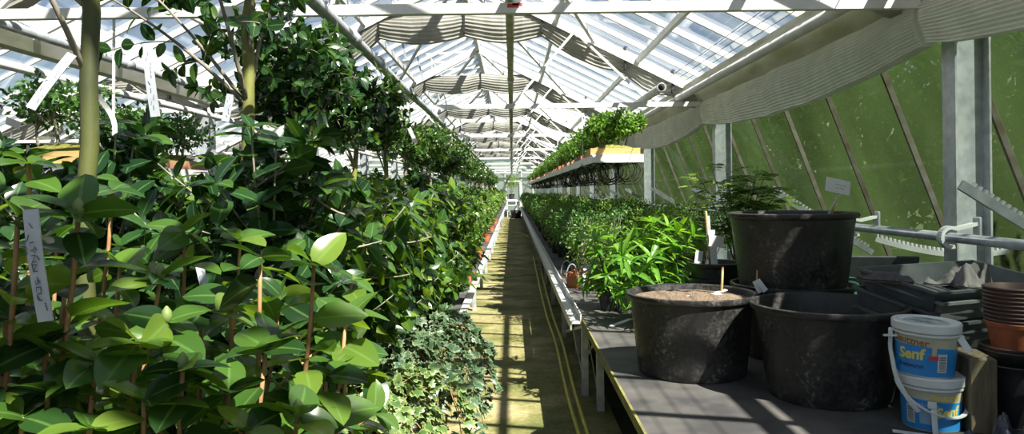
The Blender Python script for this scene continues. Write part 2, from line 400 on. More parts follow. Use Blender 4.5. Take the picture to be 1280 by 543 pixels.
def blob_leaves(r, c, rad, n, size, frames, shell=.55, flat=0.0):
    """leaves through an ellipsoid crown, denser at its shell, facing out"""
    c = Vector(c); rad = Vector(rad)
    for _ in range(n):
        d = rv(r).normalized(); q = shell + (1 - shell) * r.random() ** .5; q *= r.uniform(.85, 1.08)
        p = c + Vector((d.x * rad.x, d.y * rad.y, d.z * rad.z)) * q
        ld = d + rv(r, .6); ld.z += .1
        frames.append((p, ld, d + Vector((0, 0, .6)) + rv(r, .5), size * r.uniform(.7, 1.25)))

def pot(r_top, r_bot, h, rim, m, name='pot', parent=None, soil=None, seg=24, th=.006, rimr=.006):
    g = G(); g.lathe([(0, 0), (r_bot, 0), (r_top - rimr, h - rim), (r_top, h - rim), (r_top + rimr, h), (r_top - th, h), (r_top - th - .004, h - rim), (max(r_bot - th, .01), .02), (0, .02)], seg)
    o = autosmooth(g.build(name, m, parent))
    if soil is not None:
        t = (soil) / h; s = G().disc((r_bot + (r_top - rimr - r_bot) * t) - th * .6, soil, seg); s.build('soil', M['soil'], parent, True)
    return o
ORD = ['first', 'second', 'third', 'fourth', 'fifth', 'sixth', 'seventh', 'eighth', 'ninth', 'tenth', 'eleventh', 'twelfth']

TPL_BIG = leaf_tpl(1, .62, 8, 2, .22, .20, .82, .05, .68)
TPL_MID = leaf_tpl(1, .58, 5, 1, .22, .20, .82, 0, .68)
TPL_LOW = leaf_tpl(1, .55, 2, 1, .22, .18, .8)
TPL_LILY = leaf_tpl(1, .19, 6, 1, .35, .30, .7)
TPL_PIN = leaf_tpl(1, .42, 3, 1, .15, .15, .75)
TPL_IVY = ivy_tpl()
# ------------------------------------------------------------------ setting
GR, GL, RX, GZ, RZ, Y0, Y1 = 2.65, -3.95, -.65, 2.86, 4.52, -1.2, 44.6
TIES = [-.7 + 5 * k for k in range(10)]
def roofz(x): return GZ + (RZ - GZ) * ((GR - x) / (GR - RX) if x > RX else (x - GL) / (RX - GL))
g = G(); g.box((.02, 21.7, -.05), (1.36, 45.9, .1)); g.build('floor', M['path'], kind='structure')
g = G(); g.box((-6.3, 21.7, -.10), (11.2, 45.9, .12)); g.box((2.2, 21.7, -.10), (3.0, 45.9, .12)); g.build('ground', M['ground'], kind='structure')
g = G(); g.box((15.7, 18, -.2), (24, 90, .15)); g.box((-23.6, 18, -.2), (24, 90, .15)); g.build('garden_ground', M['outground'], kind='structure')
# low walls
WX = [3.45, -4.75]
g = G(); g.box((3.48, 21.7, .36), (.12, 45.9, .9)); w = g.build('wall_right', M['wall'], kind='structure')
g = G(); g.box((-11.38, 21.7, .36), (.12, 45.9, .9)); g.build('wall_left', M['wall'], kind='structure')
# side windows: one per bay, sloping glass, its own glazing bars
def side_window(idx, sgn, ya, yb, xt, xb, zt, zb):
    g = G(); g.add([(xt, ya, zt), (xt, yb, zt), (xb, yb, zb), (xb, ya, zb)], [(0, 1, 2, 3)])
    w = g.build('window_%d' % idx, M['glass_side'], kind='structure')
    n = 5
    for k in range(n):
        y = ya + (yb - ya) * k / n + .12
        b = G(); b.bar((xt - sgn * .02, y, zt), (xb - sgn * .02, y, zb), .024, .04, up=(1, 0, 0)); b.build('glazing_bar', M['rust'], w)
    s = G(); s.bar((xb - sgn * .02, ya, zb + .01), (xb - sgn * .02, yb, zb + .01), .06, .05); s.build('window_sill', M['galv'], w)
    return w
k = 1
for i in range(9):
    side_window(k, 1, TIES[i], TIES[i + 1], 2.74, 3.44, 2.68, .82); k += 1
for i in range(9):
    side_window(k, -1, TIES[i], TIES[i + 1], -10.64, -11.34, 2.68, .82); k += 1
# ceiling: glass, one roof per span (the house goes on to the left)
def span_roof(off):
    g = G()
    for xa, xb in ((GL, RX), (RX, GR)):
        za, zb = (GZ, RZ) if xb == RX else (RZ, GZ)
        g.add([(xa + off, Y0, za), (xb + off, Y0, zb), (xb + off, Y1, zb), (xa + off, Y1, za)], [(0, 1, 2, 3)])
    ceil = g.build('ceiling', M['glass_roof'], kind='structure')
    y = Y0 + .2
    while y < Y1:
        for xa in (GL, GR):
            b = G(); b.bar((xa + off, y, GZ - .02), (RX + off, y, RZ - .02), .034, .06); b.build('glazing_bar', M['white'], ceil)
        y += .62 if off == 0 else .8
    for xa in (GL, GR):
        for t in (.3, .62):
            x = xa + (RX - xa) * t
            b = G(); b.bar((x + off, Y0, roofz(x) - .09), (x + off, Y1, roofz(x) - .09), .045, .07); b.build('purlin', M['white'], ceil)
    b = G(); b.box((RX + off, 21.7, RZ - .06), (.07, 45.8, .14)); b.build('ridge_beam', M['white'], ceil)
    return ceil
ceil = span_roof(0); span_roof(-6.6)
# roof vents standing open on the left slope, with their rods
for i in range(9):
    ya = TIES[i] + .9; yb = ya + 3.0
    a = Vector((RX - .05, 0, RZ + .03)); d = Vector((-1.05, 0, -.06))
    e = a + d
    fr = G()
    for yy in (ya, ya + 1, ya + 2, yb): fr.bar((a.x, yy, a.z), (e.x, yy, e.z), .035, .04)
    fr.bar((e.x, ya, e.z), (e.x, yb, e.z), .05, .05); fr.bar((a.x, ya, a.z), (a.x, yb, a.z), .05, .05)
    v = fr.build('roof_vent', M['white'], ceil)
    r_ = G()
    for yy in (ya + .5, yb - .5): r_.bar((e.x, yy, e.z), (RX - .9, yy, roofz(RX - .9) - .5), .02, .03)
    r_.build('vent_rod', M['galv'], v)
# ties, rafters, struts, columns
for i, y in enumerate(TIES):
    t = G(); t.box((-7.25, y, 2.685), (6.52, .05, .06)); t.build('tie_beam', M['white'], kind='structure')
    for xa in (GL - 6.6, GR - 6.6):
        rf = G(); rf.bar((xa, y + .12, GZ - .1), (RX - 6.6, y + .12, RZ - .1), .07, .11); rf.build('rafter_beam', M['white'], kind='structure')
    t = G(); t.box((-.65, y, 2.685), (6.52, .05, .06)); t = t.build('tie_beam', M['white'], kind='structure')
    pl = G(); pl.box((2.55, y - .03, 2.715), (.22, .02, .11), bev=.008); pl.tube([(2.55, y - .055, 2.72), (2.55, y + .03, 2.72)], .018, 10); pl.build('bracket_plate', M['grey'], t)
    if i == 1:
        rd = G(); p = P(646, 12, y - .03); rd.box((0.02, y - .0265, 2.697), (.07, .004, .022)); rd.box((.045, y - .0265, 2.705), (.06, .004, .014)); rd.build('red_paint_mark', M['red'], t)
    for xa in (GL, GR):
        rf = G(); rf.bar((xa, y + .12, GZ - .1), (RX, y + .12, RZ - .1), .07, .11); rf.build('rafter_beam', M['white'], kind='structure')
        st = G(); xm = xa + (RX - xa) * .55; st.bar((xm, y + .05, roofz(xm) - .12), (xa + (RX - xa) * .25, y + .05, 2.7), .03, .03); st.bar((xm, y + .05, roofz(xm) - .12), (xa + (RX - xa) * .8, y + .05, 2.7), .03, .03)
        st.build('strut_beam', M['white'], kind='structure')
    if i < 9:
        for ya in (y + .12,):
            br = G(); br.bar((RX, y + .12, RZ - .1), (RX + 1.75, y + 5.12, roofz(RX + 1.75) - .12), .04, .04); br.bar((RX, y + .12, RZ - .1), (RX - 1.75, y + 5.12, roofz(RX - 1.75) - .12), .04, .04); br.build('brace_beam', M['white'], kind='structure')
    for sx, xc in ((1, 2.72), (-1, -3.95)):
        c = G(); zt = 2.9 if sx > 0 else 2.66; hh = zt / 2
        c.box((xc, y, hh), (.19, .012, zt)); c.box((xc - .10, y, hh), (.012, .13, zt)); c.box((xc + .10, y, hh), (.012, .13, zt))
        cc = c.build('steel_column', M['galv'], kind='structure')
        pb = G(); pb.box((xc, y, .012), (.26, .2, .024)); pb.build('base_plate', M['grey'], cc)
# gutters
for sx, xc in ((1, GR), (-1, GL), (-1, GL - 6.6)):
    g = G(); prof = [(-.27, .02), (-.25, .02), (-.15, -.16), (.12, -.16), (.2, .04), (.22, .04), (.14, -.18), (-.17, -.18)]
    if sx < 0: prof = [(a_ * .4, z_ * .5) for a_, z_ in prof]
    vs = [(xc + sx * px, yy, GZ + pz) for yy in (Y0, Y1) for px, pz in prof]; n = len(prof)
    g.add(vs, [(k, (k + 1) % n, n + (k + 1) % n, n + k) for k in range(n)] + [tuple(range(n)), tuple(range(2 * n - 1, n - 1, -1))])
    if sx > 0: g.box((xc - sx * .36, 21.7, GZ + .03), (.06, 45.8, .10)); g.box((xc - sx * .42, 21.7, GZ - .02), (.05, 45.8, .03))
    g.build('gutter_beam', M['gutter'], kind='structure')
# end wall, door
g = G()
ep = [(GL - 6.6, 0), (GR, 0), (GR, GZ), (RX, RZ), (GL, GZ), (RX - 6.6, RZ), (GL - 6.6, GZ)]
g.add([(x, Y1, z) for x, z in ep], [(0, 1, 2, 3, 4, 5, 6)]); g.build('wall_back', M['glass_end'], kind='structure')
fr = G()
for x in (-3.4, -2.6, -1.8, -1.0, -.42, .58, 1.3, 2.0): fr.box((x, Y1 - .04, 1.4), (.06, .06, 2.8))
for z in (.9, 2.35): fr.box((-.65, Y1 - .04, z), (6.6, .05, .06))
fr.build('trim_1', M['white'], kind='structure')
d = G()
for x in (-.36, .52): d.box((x, Y1 - .1, 1.1), (.08, .04, 2.2))
for z in (.06, .95, 2.16): d.box((.08, Y1 - .1, z), (.88, .04, .1))
d = d.build('door_1', M['white'], kind='structure'); h = G(); h.box((.44, Y1 - .15, 1.05), (.03, .05, .14), bev=.006); h.build('door_handle', M['grey'], d)
# walls behind the camera are not seen; the near gable stays open

# ------------------------------------------------------------------ pipes
def pipe(name, label, a, b, r, m, cat='pipe', joints=(), sag=0, group=None, hang=None):
    a, b = Vector(a), Vector(b); n = 24 if sag else 2
    pts = [a.lerp(b, t / n) - Vector((0, 0, sag * abs(math.sin(PI * 9 * t / n)))) for t in range(n + 1)]
    g = G(); g.tube(pts, r, 12); o = g.build(name, m, None, True); tag(o, label, cat, group)
    for y in joints:
        t = (y - a.y) / (b.y - a.y); p = a.lerp(b, t); j = G(); j.tube([p - Vector((0, .06, 0)), p + Vector((0, .06, 0))], r * 1.22, 12); j.build('pipe_joint', M['galv'], o, True)
    if hang:
        for y in TIES[1:]:
            t = (y - a.y) / (b.y - a.y); p = a.lerp(b, t); j = G(); j.bar(p, Vector((p.x, y, hang)), .012, .004); j.build('hanger_strap', M['galv'], o)
    return o
pipe('heating_pipe', 'mossy grey pipe running straight down the middle above the aisle, resting on the tie beams', (0, -1, 2.757), (0, 44.3, 2.757), .029, M['ridgepipe'], joints=(7.5, 13.5, 19.5))
pipe('heating_pipe', 'grey pipe hung below the tie beams over the tall trees on the left bench', (-1.0, -1, 2.59), (-1.0, 44.3, 2.56), .036, M['galv'], joints=(4.6, 5.5, 7.0, 9.5), sag=.02, hang=2.69)
pipe('heating_pipe', 'upper of two white pipes along the left gutter', (-3.40, -1, 2.76), (-3.40, 44.3, 2.76), .035, M['galv'], joints=(6.4, 9), hang=2.72)
pipe('heating_pipe', 'lower of two white pipes along the left gutter', (-3.68, -1, 2.56), (-3.68, 44.3, 2.56), .036, M['white'], joints=(7.2,), hang=2.69)
pipe('heating_pipe', 'long white pipe beside the right gutter, above the hanging shelf', (2.18, 4.36, 2.77), (2.18, 44.3, 2.77), .042, M['white'], joints=(9.4,))
g = G(); g.lathe([(.045, 0), (.05, 0), (.05, 2.2), (.045, 2.2), (.045, 0)], 16); g.lathe([(.057, .0), (.057, .05), (.05, .05)], 16)
o = tag(g.build('pipe_stub', M['white'], None, True), 'short white pipe with an open end, tucked inside the long gutter pipe', 'pipe')
o.rotation_euler = (-PI / 2, 0, 0); o.location = (1.74, 8.3, 2.77)
for k in range(3):
    w = G(); x = 1.80 + .12 * k; w.tube([(x, -1, 2.86), (x, 44, 2.86)], .0035, 5)
    tag(w.build('guide_wire', M['grey']), ['leftmost', 'middle one', 'rightmost'][k] + ' of three thin dark wires running under the right roof slope', 'wire')
# ventilation shaft along the right wall, hooks and toothed racks
PX, PZ = 2.5, 1.30
pipe('vent_shaft', 'grey vent shaft pipe carried in white hooks along the right wall', (PX, -1, PZ), (PX, 44.3, PZ), .028, M['galv'], joints=(2.2, 7.6), cat='pipe')
def hook(y, label, group=None):
    t = thing('shaft_hook', label, 'bracket', (PX, y, PZ), 0, group)
    g = G(); pts = [Vector((.15, 0, .075))] + [Vector((math.cos(a) * .052, 0, math.sin(a) * .056)) for a in np.linspace(1.0, 5.1, 16)]
    for q in range(len(pts) - 1): g.bar(pts[q], pts[q + 1], .045, .020, up=(pts[q + 1] - pts[q]).cross(Vector((0, 1, 0))))
    g.build('hook_strap', M['plas_white'], t, False)
    b = G(); b.box((.16, 0, .06), (.02, .06, .11), bev=.006); b.build('bracket_plate', M['galv'], t)
    return t
hk = hook(4.12, 'white curved shaft hook bolted to the near steel column')
b = G(); 
dup(hk, (PX, 5.25, PZ), 0, 'white shaft hook with a square plate beside the upper black tub')
for j, y in enumerate((9.2, 14.2, 19.2)): dup(hk, (PX, y, PZ), 0, 'small white shaft hook further down the right wall than the shrub with feathery leaves', 'far shaft hooks')
for y in (5.25,):
    pass
def rack(y, label, a=(-.22, .30), b=(.72, -.30), group=None):
    t = thing('vent_rack', label, 'vent rack', (PX, y, PZ), 0, group)
    g = G(); A = Vector((a[0], 0, a[1])); B = Vector((b[0], 0, b[1])); g.bar(A, B, .022, .05, up=(0, 0, 1)); g.build('rack_bar', M['grey'], t)
    te = G(); d = (B - A).normalized(); n = Vector((-d.z, 0, d.x)); n = n if n.z > 0 else -n; L_ = (B - A).length; s = .06
    while s < L_ - .05:
        p = A + d * s + n * .033; te.bar(p - n * .012, p + n * .012, .02, .018, up=d); s += .034
    te.build('rack_teeth', M['galv'], t)
    return t
r0_ = rack(3.66, 'grey toothed vent rack slanting down in front of the nearest column')
dup(r0_, (PX, 6.45, PZ), 0, 'grey toothed vent rack just behind the white card on the upper tub')
for j, y in enumerate((9.1, 11.8, 14.5, 17.2, 19.9, 22.6)): dup(r0_, (PX, y, PZ), 0, 'thin vent rack among those slanting over the far right bench', 'far vent racks')
# curved toothed rack
t = thing('curved_rack', 'curved white toothed rack under the shaft, between two hooks', 'vent rack', (PX, 5.0, PZ))
pts = [Vector((.02 + .75 * s, -.25 * s, -.07 - .10 * math.sin(PI * s * .75))) for s in np.linspace(0, 1, 16)]
g = G(); te = G()
for q in range(15):
    g.bar(pts[q], pts[q + 1], .02, .035)
    for f in (.25, .75):
        p = pts[q].lerp(pts[q + 1], f); te.box(p + Vector((0, 0, .026)), (.014, .018, .022))
g.build('rack_bar', M['plas_white'], t); te.build('rack_teeth', M['plas_white'], t)

# ------------------------------------------------------------------ shade cloths
def pleat_section(h, th, n=12, amp=.008):
    amp *= 1.8
    pts = []
    for k in range(n * 2 + 1):
        f = k / (n * 2); z = -h * f; bul = math.sin(PI * min(f + .08, 1) ** .9) * .5 + .5; pts.append((-(th / 2) * bul + (amp if k % 2 else 0), z))
    for k in range(n * 2 + 1):
        f = 1 - k / (n * 2); z = -h * f; bul = math.sin(PI * min(f + .08, 1) ** .9) * .5 + .5; pts.append(((th / 2) * bul - (amp if k % 2 else 0), z))
    return pts
def sweep_cloth(path, sup, hfun, th, amp, n=12, sagamp=0):
    """path points with the section hanging below; section axis horizontal and across the path"""
    g = G(); ring = None
    for i, p in enumerate(path):
        d = path[min(i + 1, len(path) - 1)] - path[max(i - 1, 0)]; d.z = 0; d.normalize(); nrm = Vector((d.y, -d.x, 0))
        sec = pleat_section(hfun(i / (len(path) - 1)), th, n, amp)
        g.v += [tuple(p + nrm * a + Vector((0, 0, z))) for a, z in sec]; m = len(sec)
        if i:
            o = (i - 1) * m
            for k in range(m): g.f.append((o + k, o + (k + 1) % m, o + m + (k + 1) % m, o + m + k)); g.m.append(0)
    return g
rnd = random.Random(5)
SUP = [(-3.75, 2.86), (-2.6, 3.40), (-1.72, 3.93), (-.6, 3.95), (.42, 3.94), (1.5, 3.44), (2.12, 3.13), (2.62, 3.0)]
def shade(y, label, group=None, seed=1, off=0):
    r = random.Random(seed); path = []; pos = []
    tot = len(SUP) - 1; per = 8
    for i in range(tot):
        for k in range(per):
            t = k / per; x = SUP[i][0] + (SUP[i + 1][0] - SUP[i][0]) * t; z = SUP[i][1] + (SUP[i + 1][1] - SUP[i][1]) * t
            path.append(Vector((x + off, y + r.uniform(-.012, .012), z - .03 * math.sin(PI * t) + r.uniform(-.006, .006)))); pos.append(t)
    path.append(Vector((SUP[-1][0] + off, y, SUP[-1][1]))); pos.append(0)
    N_ = len(path) - 1
    g = sweep_cloth(path, None, lambda f: .30 + .06 * math.sin(PI * pos[min(int(round(f * N_)), N_)]), .22, .006, 7)
    o = g.build('shade_cloth', M['screen'], None, False); tag(o, label, 'shade cloth', group)
    for x, z in SUP[1:-1]:
        s = G(); s.box((x + off, y, z - .13), (.022, .235, .30)); s.build('tie_strap', M['rubber'], o)
    return o
lab = ['folded grey shade cloth strung across the roof just behind the first tie beam', 'folded grey shade cloth hanging across the roof at the second tie beam, widest in view',
       'folded grey shade cloth third along the roof, past the wide one', 'folded grey shade cloth fourth along the roof']
sh0 = None
for i, y in enumerate(TIES[1:]):
    yy = y + .22
    if i < 4: o = shade(yy, lab[i], None, i)
    else: o = shade(yy, 'folded shade cloth far down the roof, beyond the fourth one', 'far shade cloths', i)
LL = ['folded shade cloth in the neighbouring roof at the far left, nearest of its row', 'folded shade cloth in the neighbouring roof at left, second of its row']
for i, y in enumerate(TIES[1:7]):
    shade(y + .22, LL[i] if i < 2 else 'folded shade cloth deep in the neighbouring roof at left', None if i < 2 else 'left roof shade cloths', i + 20, -6.6)
# bundles hanging along the gutters, one per bay
def bundle(i, sx, label, group=None):
    r = random.Random(i + 40 * sx); ya, yb = TIES[i] + .03, TIES[i + 1] - .03; x = 2.50 if sx > 0 else -3.82
    path = [Vector((x + sx * -.02 * math.sin(PI * t) + r.uniform(-.003, .003), ya + (yb - ya) * t, 2.70 + .01 * r.uniform(-1, 1) - .02 * math.sin(PI * t))) for t in np.linspace(0, 1, 24)]
    g = sweep_cloth(path, None, lambda f: .26 + .13 * math.sin(PI * f) ** .7, .17, .007, 14)
    m = len(g.v) // 24; g.f.append(tuple(range(m - 1, -1, -1))); g.f.append(tuple(range(23 * m, 24 * m))); g.m += [0, 0]
    return tag(g.build('cloth_bundle', M['bundle'], None, False), label, 'shade cloth', group)
bundle(0, 1, 'pleated pale shade cloth bundle cut off by the upper right corner')
bundle(1, 1, 'long pleated pale shade cloth bundle along the right gutter between the two nearest columns')
bundle(2, 1, 'pleated shade cloth bundle above the hanging shelf end, between second and third columns')
for i in range(3, 9): bundle(i, 1, 'pleated shade cloth bundle hidden in the far right gutter row', 'far right cloth bundles')

# ------------------------------------------------------------------ benches and shelves
BZ = .61
t = thing('near_table', 'grey worktable with a mossy edge carrying the black tubs', 'table', (0, 0, 0))
g = G(); g.box((1.49, 4.2, BZ - .02), (1.92, 6.0, .04)); g.build('tabletop', M['table'], t)
g = G(); g.box((.526, 4.2, BZ - .022), (.012, 6.0, .05)); g.build('table_edge', M['tedge'], t)
for x in (.62, 2.3):
    for y in (1.6, 3.4, 5.2, 7.0):
        l = G(); l.box((x, y, (BZ - .04) / 2), (.05, .05, BZ - .04)); l.build('leg', M['galv'], t)
g = G(); g.bar((.62, 5.25, .05), (.62, 6.5, BZ - .06), .006, .025); g.bar((.63, 5.25, BZ - .06), (.63, 6.5, .05), .006, .025); g.build('cross_brace', M['galv'], t)
t = thing('right_bench', 'long plant bench with a grey metal rim on the right of the aisle', 'bench', (0, 0, 0))
g = G(); g.box((1.45, 25.5, BZ - .025), (1.86, 36.6, .04)); g.build('bench_top', M['table'], t)
g = G(); g.box((.465, 24.6, BZ - .01), (.075, 38.4, .02)); g.box((.505, 24.6, BZ + .02), (.01, 38.4, .07)); g.box((.43, 24.6, BZ - .035), (.008, 38.4, .06)); g.build('bench_rim', M['alu'], t)
for y in np.arange(5.6, 43, 2.2):
    l = G(); l.box((.55, y, (BZ - .05) / 2), (.05, .05, BZ - .05)); l.build('leg', M['galv'], t)
g = G(); g.bar((.55, 5.6, .06), (.55, 7.8, BZ - .07), .006, .025); g.bar((.56, 5.6, BZ - .07), (.56, 7.8, .06), .006, .025); g.build('cross_brace', M['galv'], t)
LZ = .63
t = thing('left_bench', 'long plant bench with a pale metal rim on the left of the aisle', 'bench', (0, 0, 0))
g = G(); g.box((-1.75, 22, LZ - .025), (2.66, 43.4, .04)); g.build('bench_top', M['table'], t)
g = G(); g.box((-.40, 22, LZ + .005), (.035, 43.4, .07)); g.box((-.38, 22, LZ + .045), (.06, 43.4, .012)); g.build('bench_rim', M['alu'], t)
for y in np.arange(.8, 43, 2.2):
    l = G(); l.box((-.52, y, (LZ - .05) / 2), (.05, .05, LZ - .05)); l.build('leg', M['galv'], t)
# aisle hoses
def ground_path(pts, z=.016): 
    out = []
    for px, py in pts:
        y0 = (px - 640) * math.sin(ROLL) + (py - 271.5) * math.cos(ROLL) + 271.5; Y = F * CZ / (y0 - HY); p = P(px, py, Y); p.z = z; out.append(p)
    return out
def smooth(pts, n=6):
    out = []
    for i in range(len(pts) - 1):
        p0, p1, p2, p3 = pts[max(i - 1, 0)], pts[i], pts[i + 1], pts[min(i + 2, len(pts) - 1)]
        for k in range(n):
            t = k / n; out.append(.5 * ((2 * p1) + (p2 - p0) * t + (2 * p0 - 5 * p1 + 4 * p2 - p3) * t * t + (3 * p1 - p0 - 3 * p2 + p3) * t ** 3))
    return out + [pts[-1]]
hp = [(748, 585), (733, 543), (717, 490), (703, 432), (690, 395), (679, 352), (672, 322), (664, 302), (655, 294), (640, 292)]
g = G(); g.tube(smooth(ground_path(hp, .02)), .018, 8); tag(g.build('garden_hose', M['hose'], None, True), 'yellow green hose along the right edge of the aisle floor, nearer the bench legs', 'hose')
hp2 = [(x - 5 - 6 * (yy - 290) / 250, yy) for x, yy in hp[:7]]
g = G(); g.tube(smooth(ground_path(hp2, .018)), .015, 8); tag(g.build('garden_hose', M['hose'], None, True), 'thinner yellow green hose lying just left of the other one', 'hose')
# hanging shelves
def hanging_shelf(name, label, xa, xb, z, ya, yb):
    t = thing(name, label, 'shelf', (0, 0, 0)); xc, w, L_ = (xa + xb) / 2, xb - xa, yb - ya
    g = G(); g.box((xc, (ya + yb) / 2, z - .01), (w, L_, .02)); g.build('shelf_board', M['alu'], t)
    g = G()
    for x in (xa, xb): g.box((x, (ya + yb) / 2, z - .025), (.012, L_, .09))
    for y in (ya, yb): g.box((xc, y, z - .025), (w + .012, .012, .09))
    g.build('shelf_rim', M['white'], t)
    for y in TIES[1:]:
        if ya - 1 < y < yb:
            for x in (xa + .02, xb - .02):
                h = G(); h.bar((x, max(y, ya + .02), z), (x, y + .03, 2.69), .012, .012); h.build('hanger_rod', M['white'], t)
    return t
SZ = 1.965
hanging_shelf('hanging_shelf', 'long white hanging shelf of bonsai above the right bench', .90, 1.46, SZ, 8.0, 39)
LSX = P(45, 208, 4.1)
hanging_shelf('hanging_shelf', 'hanging shelf of bonsai at the left edge, behind the near trunk', -3.1, -2.36, 1.76, 4.0, 6.2)
# ------------------------------------------------------------------ things on the worktable
def tub(name, label, x, y, z, rt, rb, h, soil, group=None):
    t = thing(name, label, 'tub', (x, y, z), 0, group)
    g = G(); prof = [(0, 0), (rb - .012, 0), (rb, .012)]
    for k in range(1, 9):
        f = k / 9; prof.append((rb + (rt - .02 - rb) * f ** .92, .012 + (h - .05) * f))
    prof += [(rt - .018, h - .035), (rt - .002, h - .03), (rt + .004, h - .018), (rt + .002, h - .004), (rt - .008, h), (rt - .02, h - .006), (rt - .026, h - .03)]
    for k in range(8, 0, -1):
        f = k / 9; prof.append((rb - .01 + (rt - .02 - rb) * f ** .92, .012 + (h - .05) * f))
    prof += [(rb - .02, .02), (0, .02)]
    g.lathe(prof, 64); o = autosmooth(g.build('tub_body', M['tub'], t), 40)
    if soil:
        r = random.Random(int(x * 100)); f = (soil - .012) / (h - .05); rr = rb - .012 + (rt - .02 - rb) * f ** .92
        G().disc(rr, soil, 48, bump=.02, rng=r).build('soil', M['soil'], t, True)
    return t
tub('plant_tub', 'black tub of soil at the front left of the worktable, white tag lying in it', .962, 3.90, BZ, .343, .285, .43, .395)
tub('plant_tub', 'scuffed black tub at the front right of the worktable, beside the mustard buckets', 1.492, 3.42, BZ, .350, .272, .44, .30)
tub('plant_tub', 'black tub raised on top of another tub, with a white card standing in it', 1.655, 4.27, 1.005, .366, .298, .445, .40)
tub('plant_tub', 'mostly hidden black tub that carries the raised tub', 1.655, 4.27, BZ, .352, .29, .425, .393)
# pair of nested black containers behind the left tub
cp = P(893, 333, 4.95)
tub('plant_container', 'black round container nested on another behind the front left tub', cp.x + .02, 4.97, BZ + .12, .195, .15, .36, .28)
tub('plant_container', 'wider black container under the nested one, behind the front left tub', cp.x + .02, 4.97, BZ, .215, .17, .375, 0)
# sticks, tags, cards
def strokes(g, o, u, v, n, rows, w, gap, r, th=.0012, nrm=Vector((0, 0, 1))):
    """short pen strokes in lines along u, stacked along v"""
    for k in range(rows):
        s = 0
        while s < w:
            l = r.uniform(.003, .011); a = o + u * s + v * (k * gap + r.uniform(-.001, .001)); g.bar(a, a + u * l + v * r.uniform(-.002, .002), th, .0006, up=nrm); s += l + r.uniform(.001, .006)
r = random.Random(3)
def stick(label, a, b, rad=.006, m='stick'):
    g = G(); g.tube([a, Vector(a).lerp(Vector(b), .5), b], [rad, rad, rad * .9], 7); return tag(g.build('bamboo_stick', M[m], None, True), label, 'stick')
a = P(901, 366, 3.92); a.z = 1.0; stick('thin bamboo stick upright in the front left tub', a, P(903, 334, 3.95), .007)
a = P(945, 362, 4.0); a.z = 1.0
stick('short brown stick upright between the raised tub and front tubs', (a.x, 4.0, .99), P(946, 338, 4.0), .005)
a = P(1040, 272, 4.4); stick('short bamboo stick standing beside the white card in the raised tub', (a.x - .01, 4.4, 1.39), P(1042, 250, 4.4), .008)
# white tag lying on the soil
a, b = P(854, 367, 3.87), P(900, 362, 3.92); a.z = b.z = 1.022
t = G(); t.bar(a, b, .045, .003); t.bar(b - Vector((.03, 0, -.004)), b + Vector((.035, .01, .02)), .035, .004); tag(t.build('plant_tag', M['card']), 'white plastic tag lying on the soil of the front left tub', 'plant tag')
# folded white tag on the short stick
p = P(947, 357, 3.995); g = G(); g.bar(p + Vector((-.014, -.012, .03)), p + Vector((.016, -.014, -.035)), .045, .004, up=(0, -1, 0)); g.bar(p + Vector((0, -.016, .02)), p + Vector((.036, -.02, -.03)), .03, .004, up=(0, -1, 0))
tag(g.build('plant_tag', M['card']), 'crumpled white tag tied at the short brown stick', 'plant tag')
# card on a wire in the raised tub
t = thing('label_card', 'white card on a wire loop standing in the raised black tub', 'plant label', P(1047, 233, 4.3))
R = Euler((math.radians(-12), 0, 0)).to_matrix() @ Matrix.Rotation(math.radians(9), 3, 'Y')
R = Matrix.Rotation(math.radians(13), 3, 'Y') @ Matrix.Rotation(math.radians(-14), 3, 'X')
g = G(); g.box((0, 0, 0), (.148, .003, .088), R); g.build('card', M['card'], t)
g = G(); u = R @ Vector((1, 0, 0)); v = R @ Vector((0, 0, -1)); n = R @ Vector((0, -1, 0))
strokes(g, R @ Vector((-.02, -.0025, .008)), u, v, 8, 1, .07, .02, r, .003, n); strokes(g, R @ Vector((-.012, -.0025, -.012)), u, v, 8, 1, .05, .02, r, .003, n); g.build('handwriting', M['ink'], t)
g = G(); loop = [Vector((math.cos(q) * .012, -.006, math.sin(q) * .012 - .045)) for q in np.linspace(0, 6.28, 13)]; g.tube(loop, .0026, 6)
for dx in (-.085, -.078): g.tube([Vector((-.005, -.006, -.055)), Vector((dx, .01, -.225))], .003, 6)
g.build('wire_stake', M['alu'], t, True)
# bundle of white labels behind the front left tub
def flat_tag(name, label, a, b, w, m='card', writing=True, curl=.0, group=None, th=.0025, face=(0, -1, 0)):
    a, b = Vector(a), Vector(b); face = Vector(face); g = G(); n = 8; d = (b - a)
    s_ = d.cross(face).normalized(); nn = s_.cross(d).normalized()
    pts = [a + d * (k / n) + nn * (curl * math.sin(PI * k / n)) for k in range(n + 1)]
    vs = []; fs = []
    for p in pts:
        vs += [p - s_ * w / 2 - nn * th / 2, p + s_ * w / 2 - nn * th / 2, p + s_ * w / 2 + nn * th / 2, p - s_ * w / 2 + nn * th / 2]
    for k in range(n):
        for q in range(4): fs.append((k * 4 + q, k * 4 + (q + 1) % 4, k * 4 + 4 + (q + 1) % 4, k * 4 + 4 + q))
    fs += [(3, 2, 1, 0), (n * 4, n * 4 + 1, n * 4 + 2, n * 4 + 3)]
    g.add(vs, fs); o = g.build(name, M[m]); tag(o, label, 'plant label', group)
    if writing:
        sg = 1 if nn.dot(Vector((0, -1, 0))) > 0 else -1
        h = G(); L_ = d.length; u = d.normalized(); q = L_ * .12
        while q < L_ * .85:
            l = min(r.uniform(.004, .012), L_ * .1); k = q / L_; c = a + d * k + nn * (curl * math.sin(PI * k) + sg * (th / 2 + .0008)); off = r.uniform(-.25, .25) * w
            h.bar(c + s_ * off, c + s_ * (off + r.uniform(-.2, .2) * w) + u * l, w * .05, .0006, up=nn); q += l + r.uniform(.002, .008)
        h.build('handwriting', M['ink'], o)
    return o
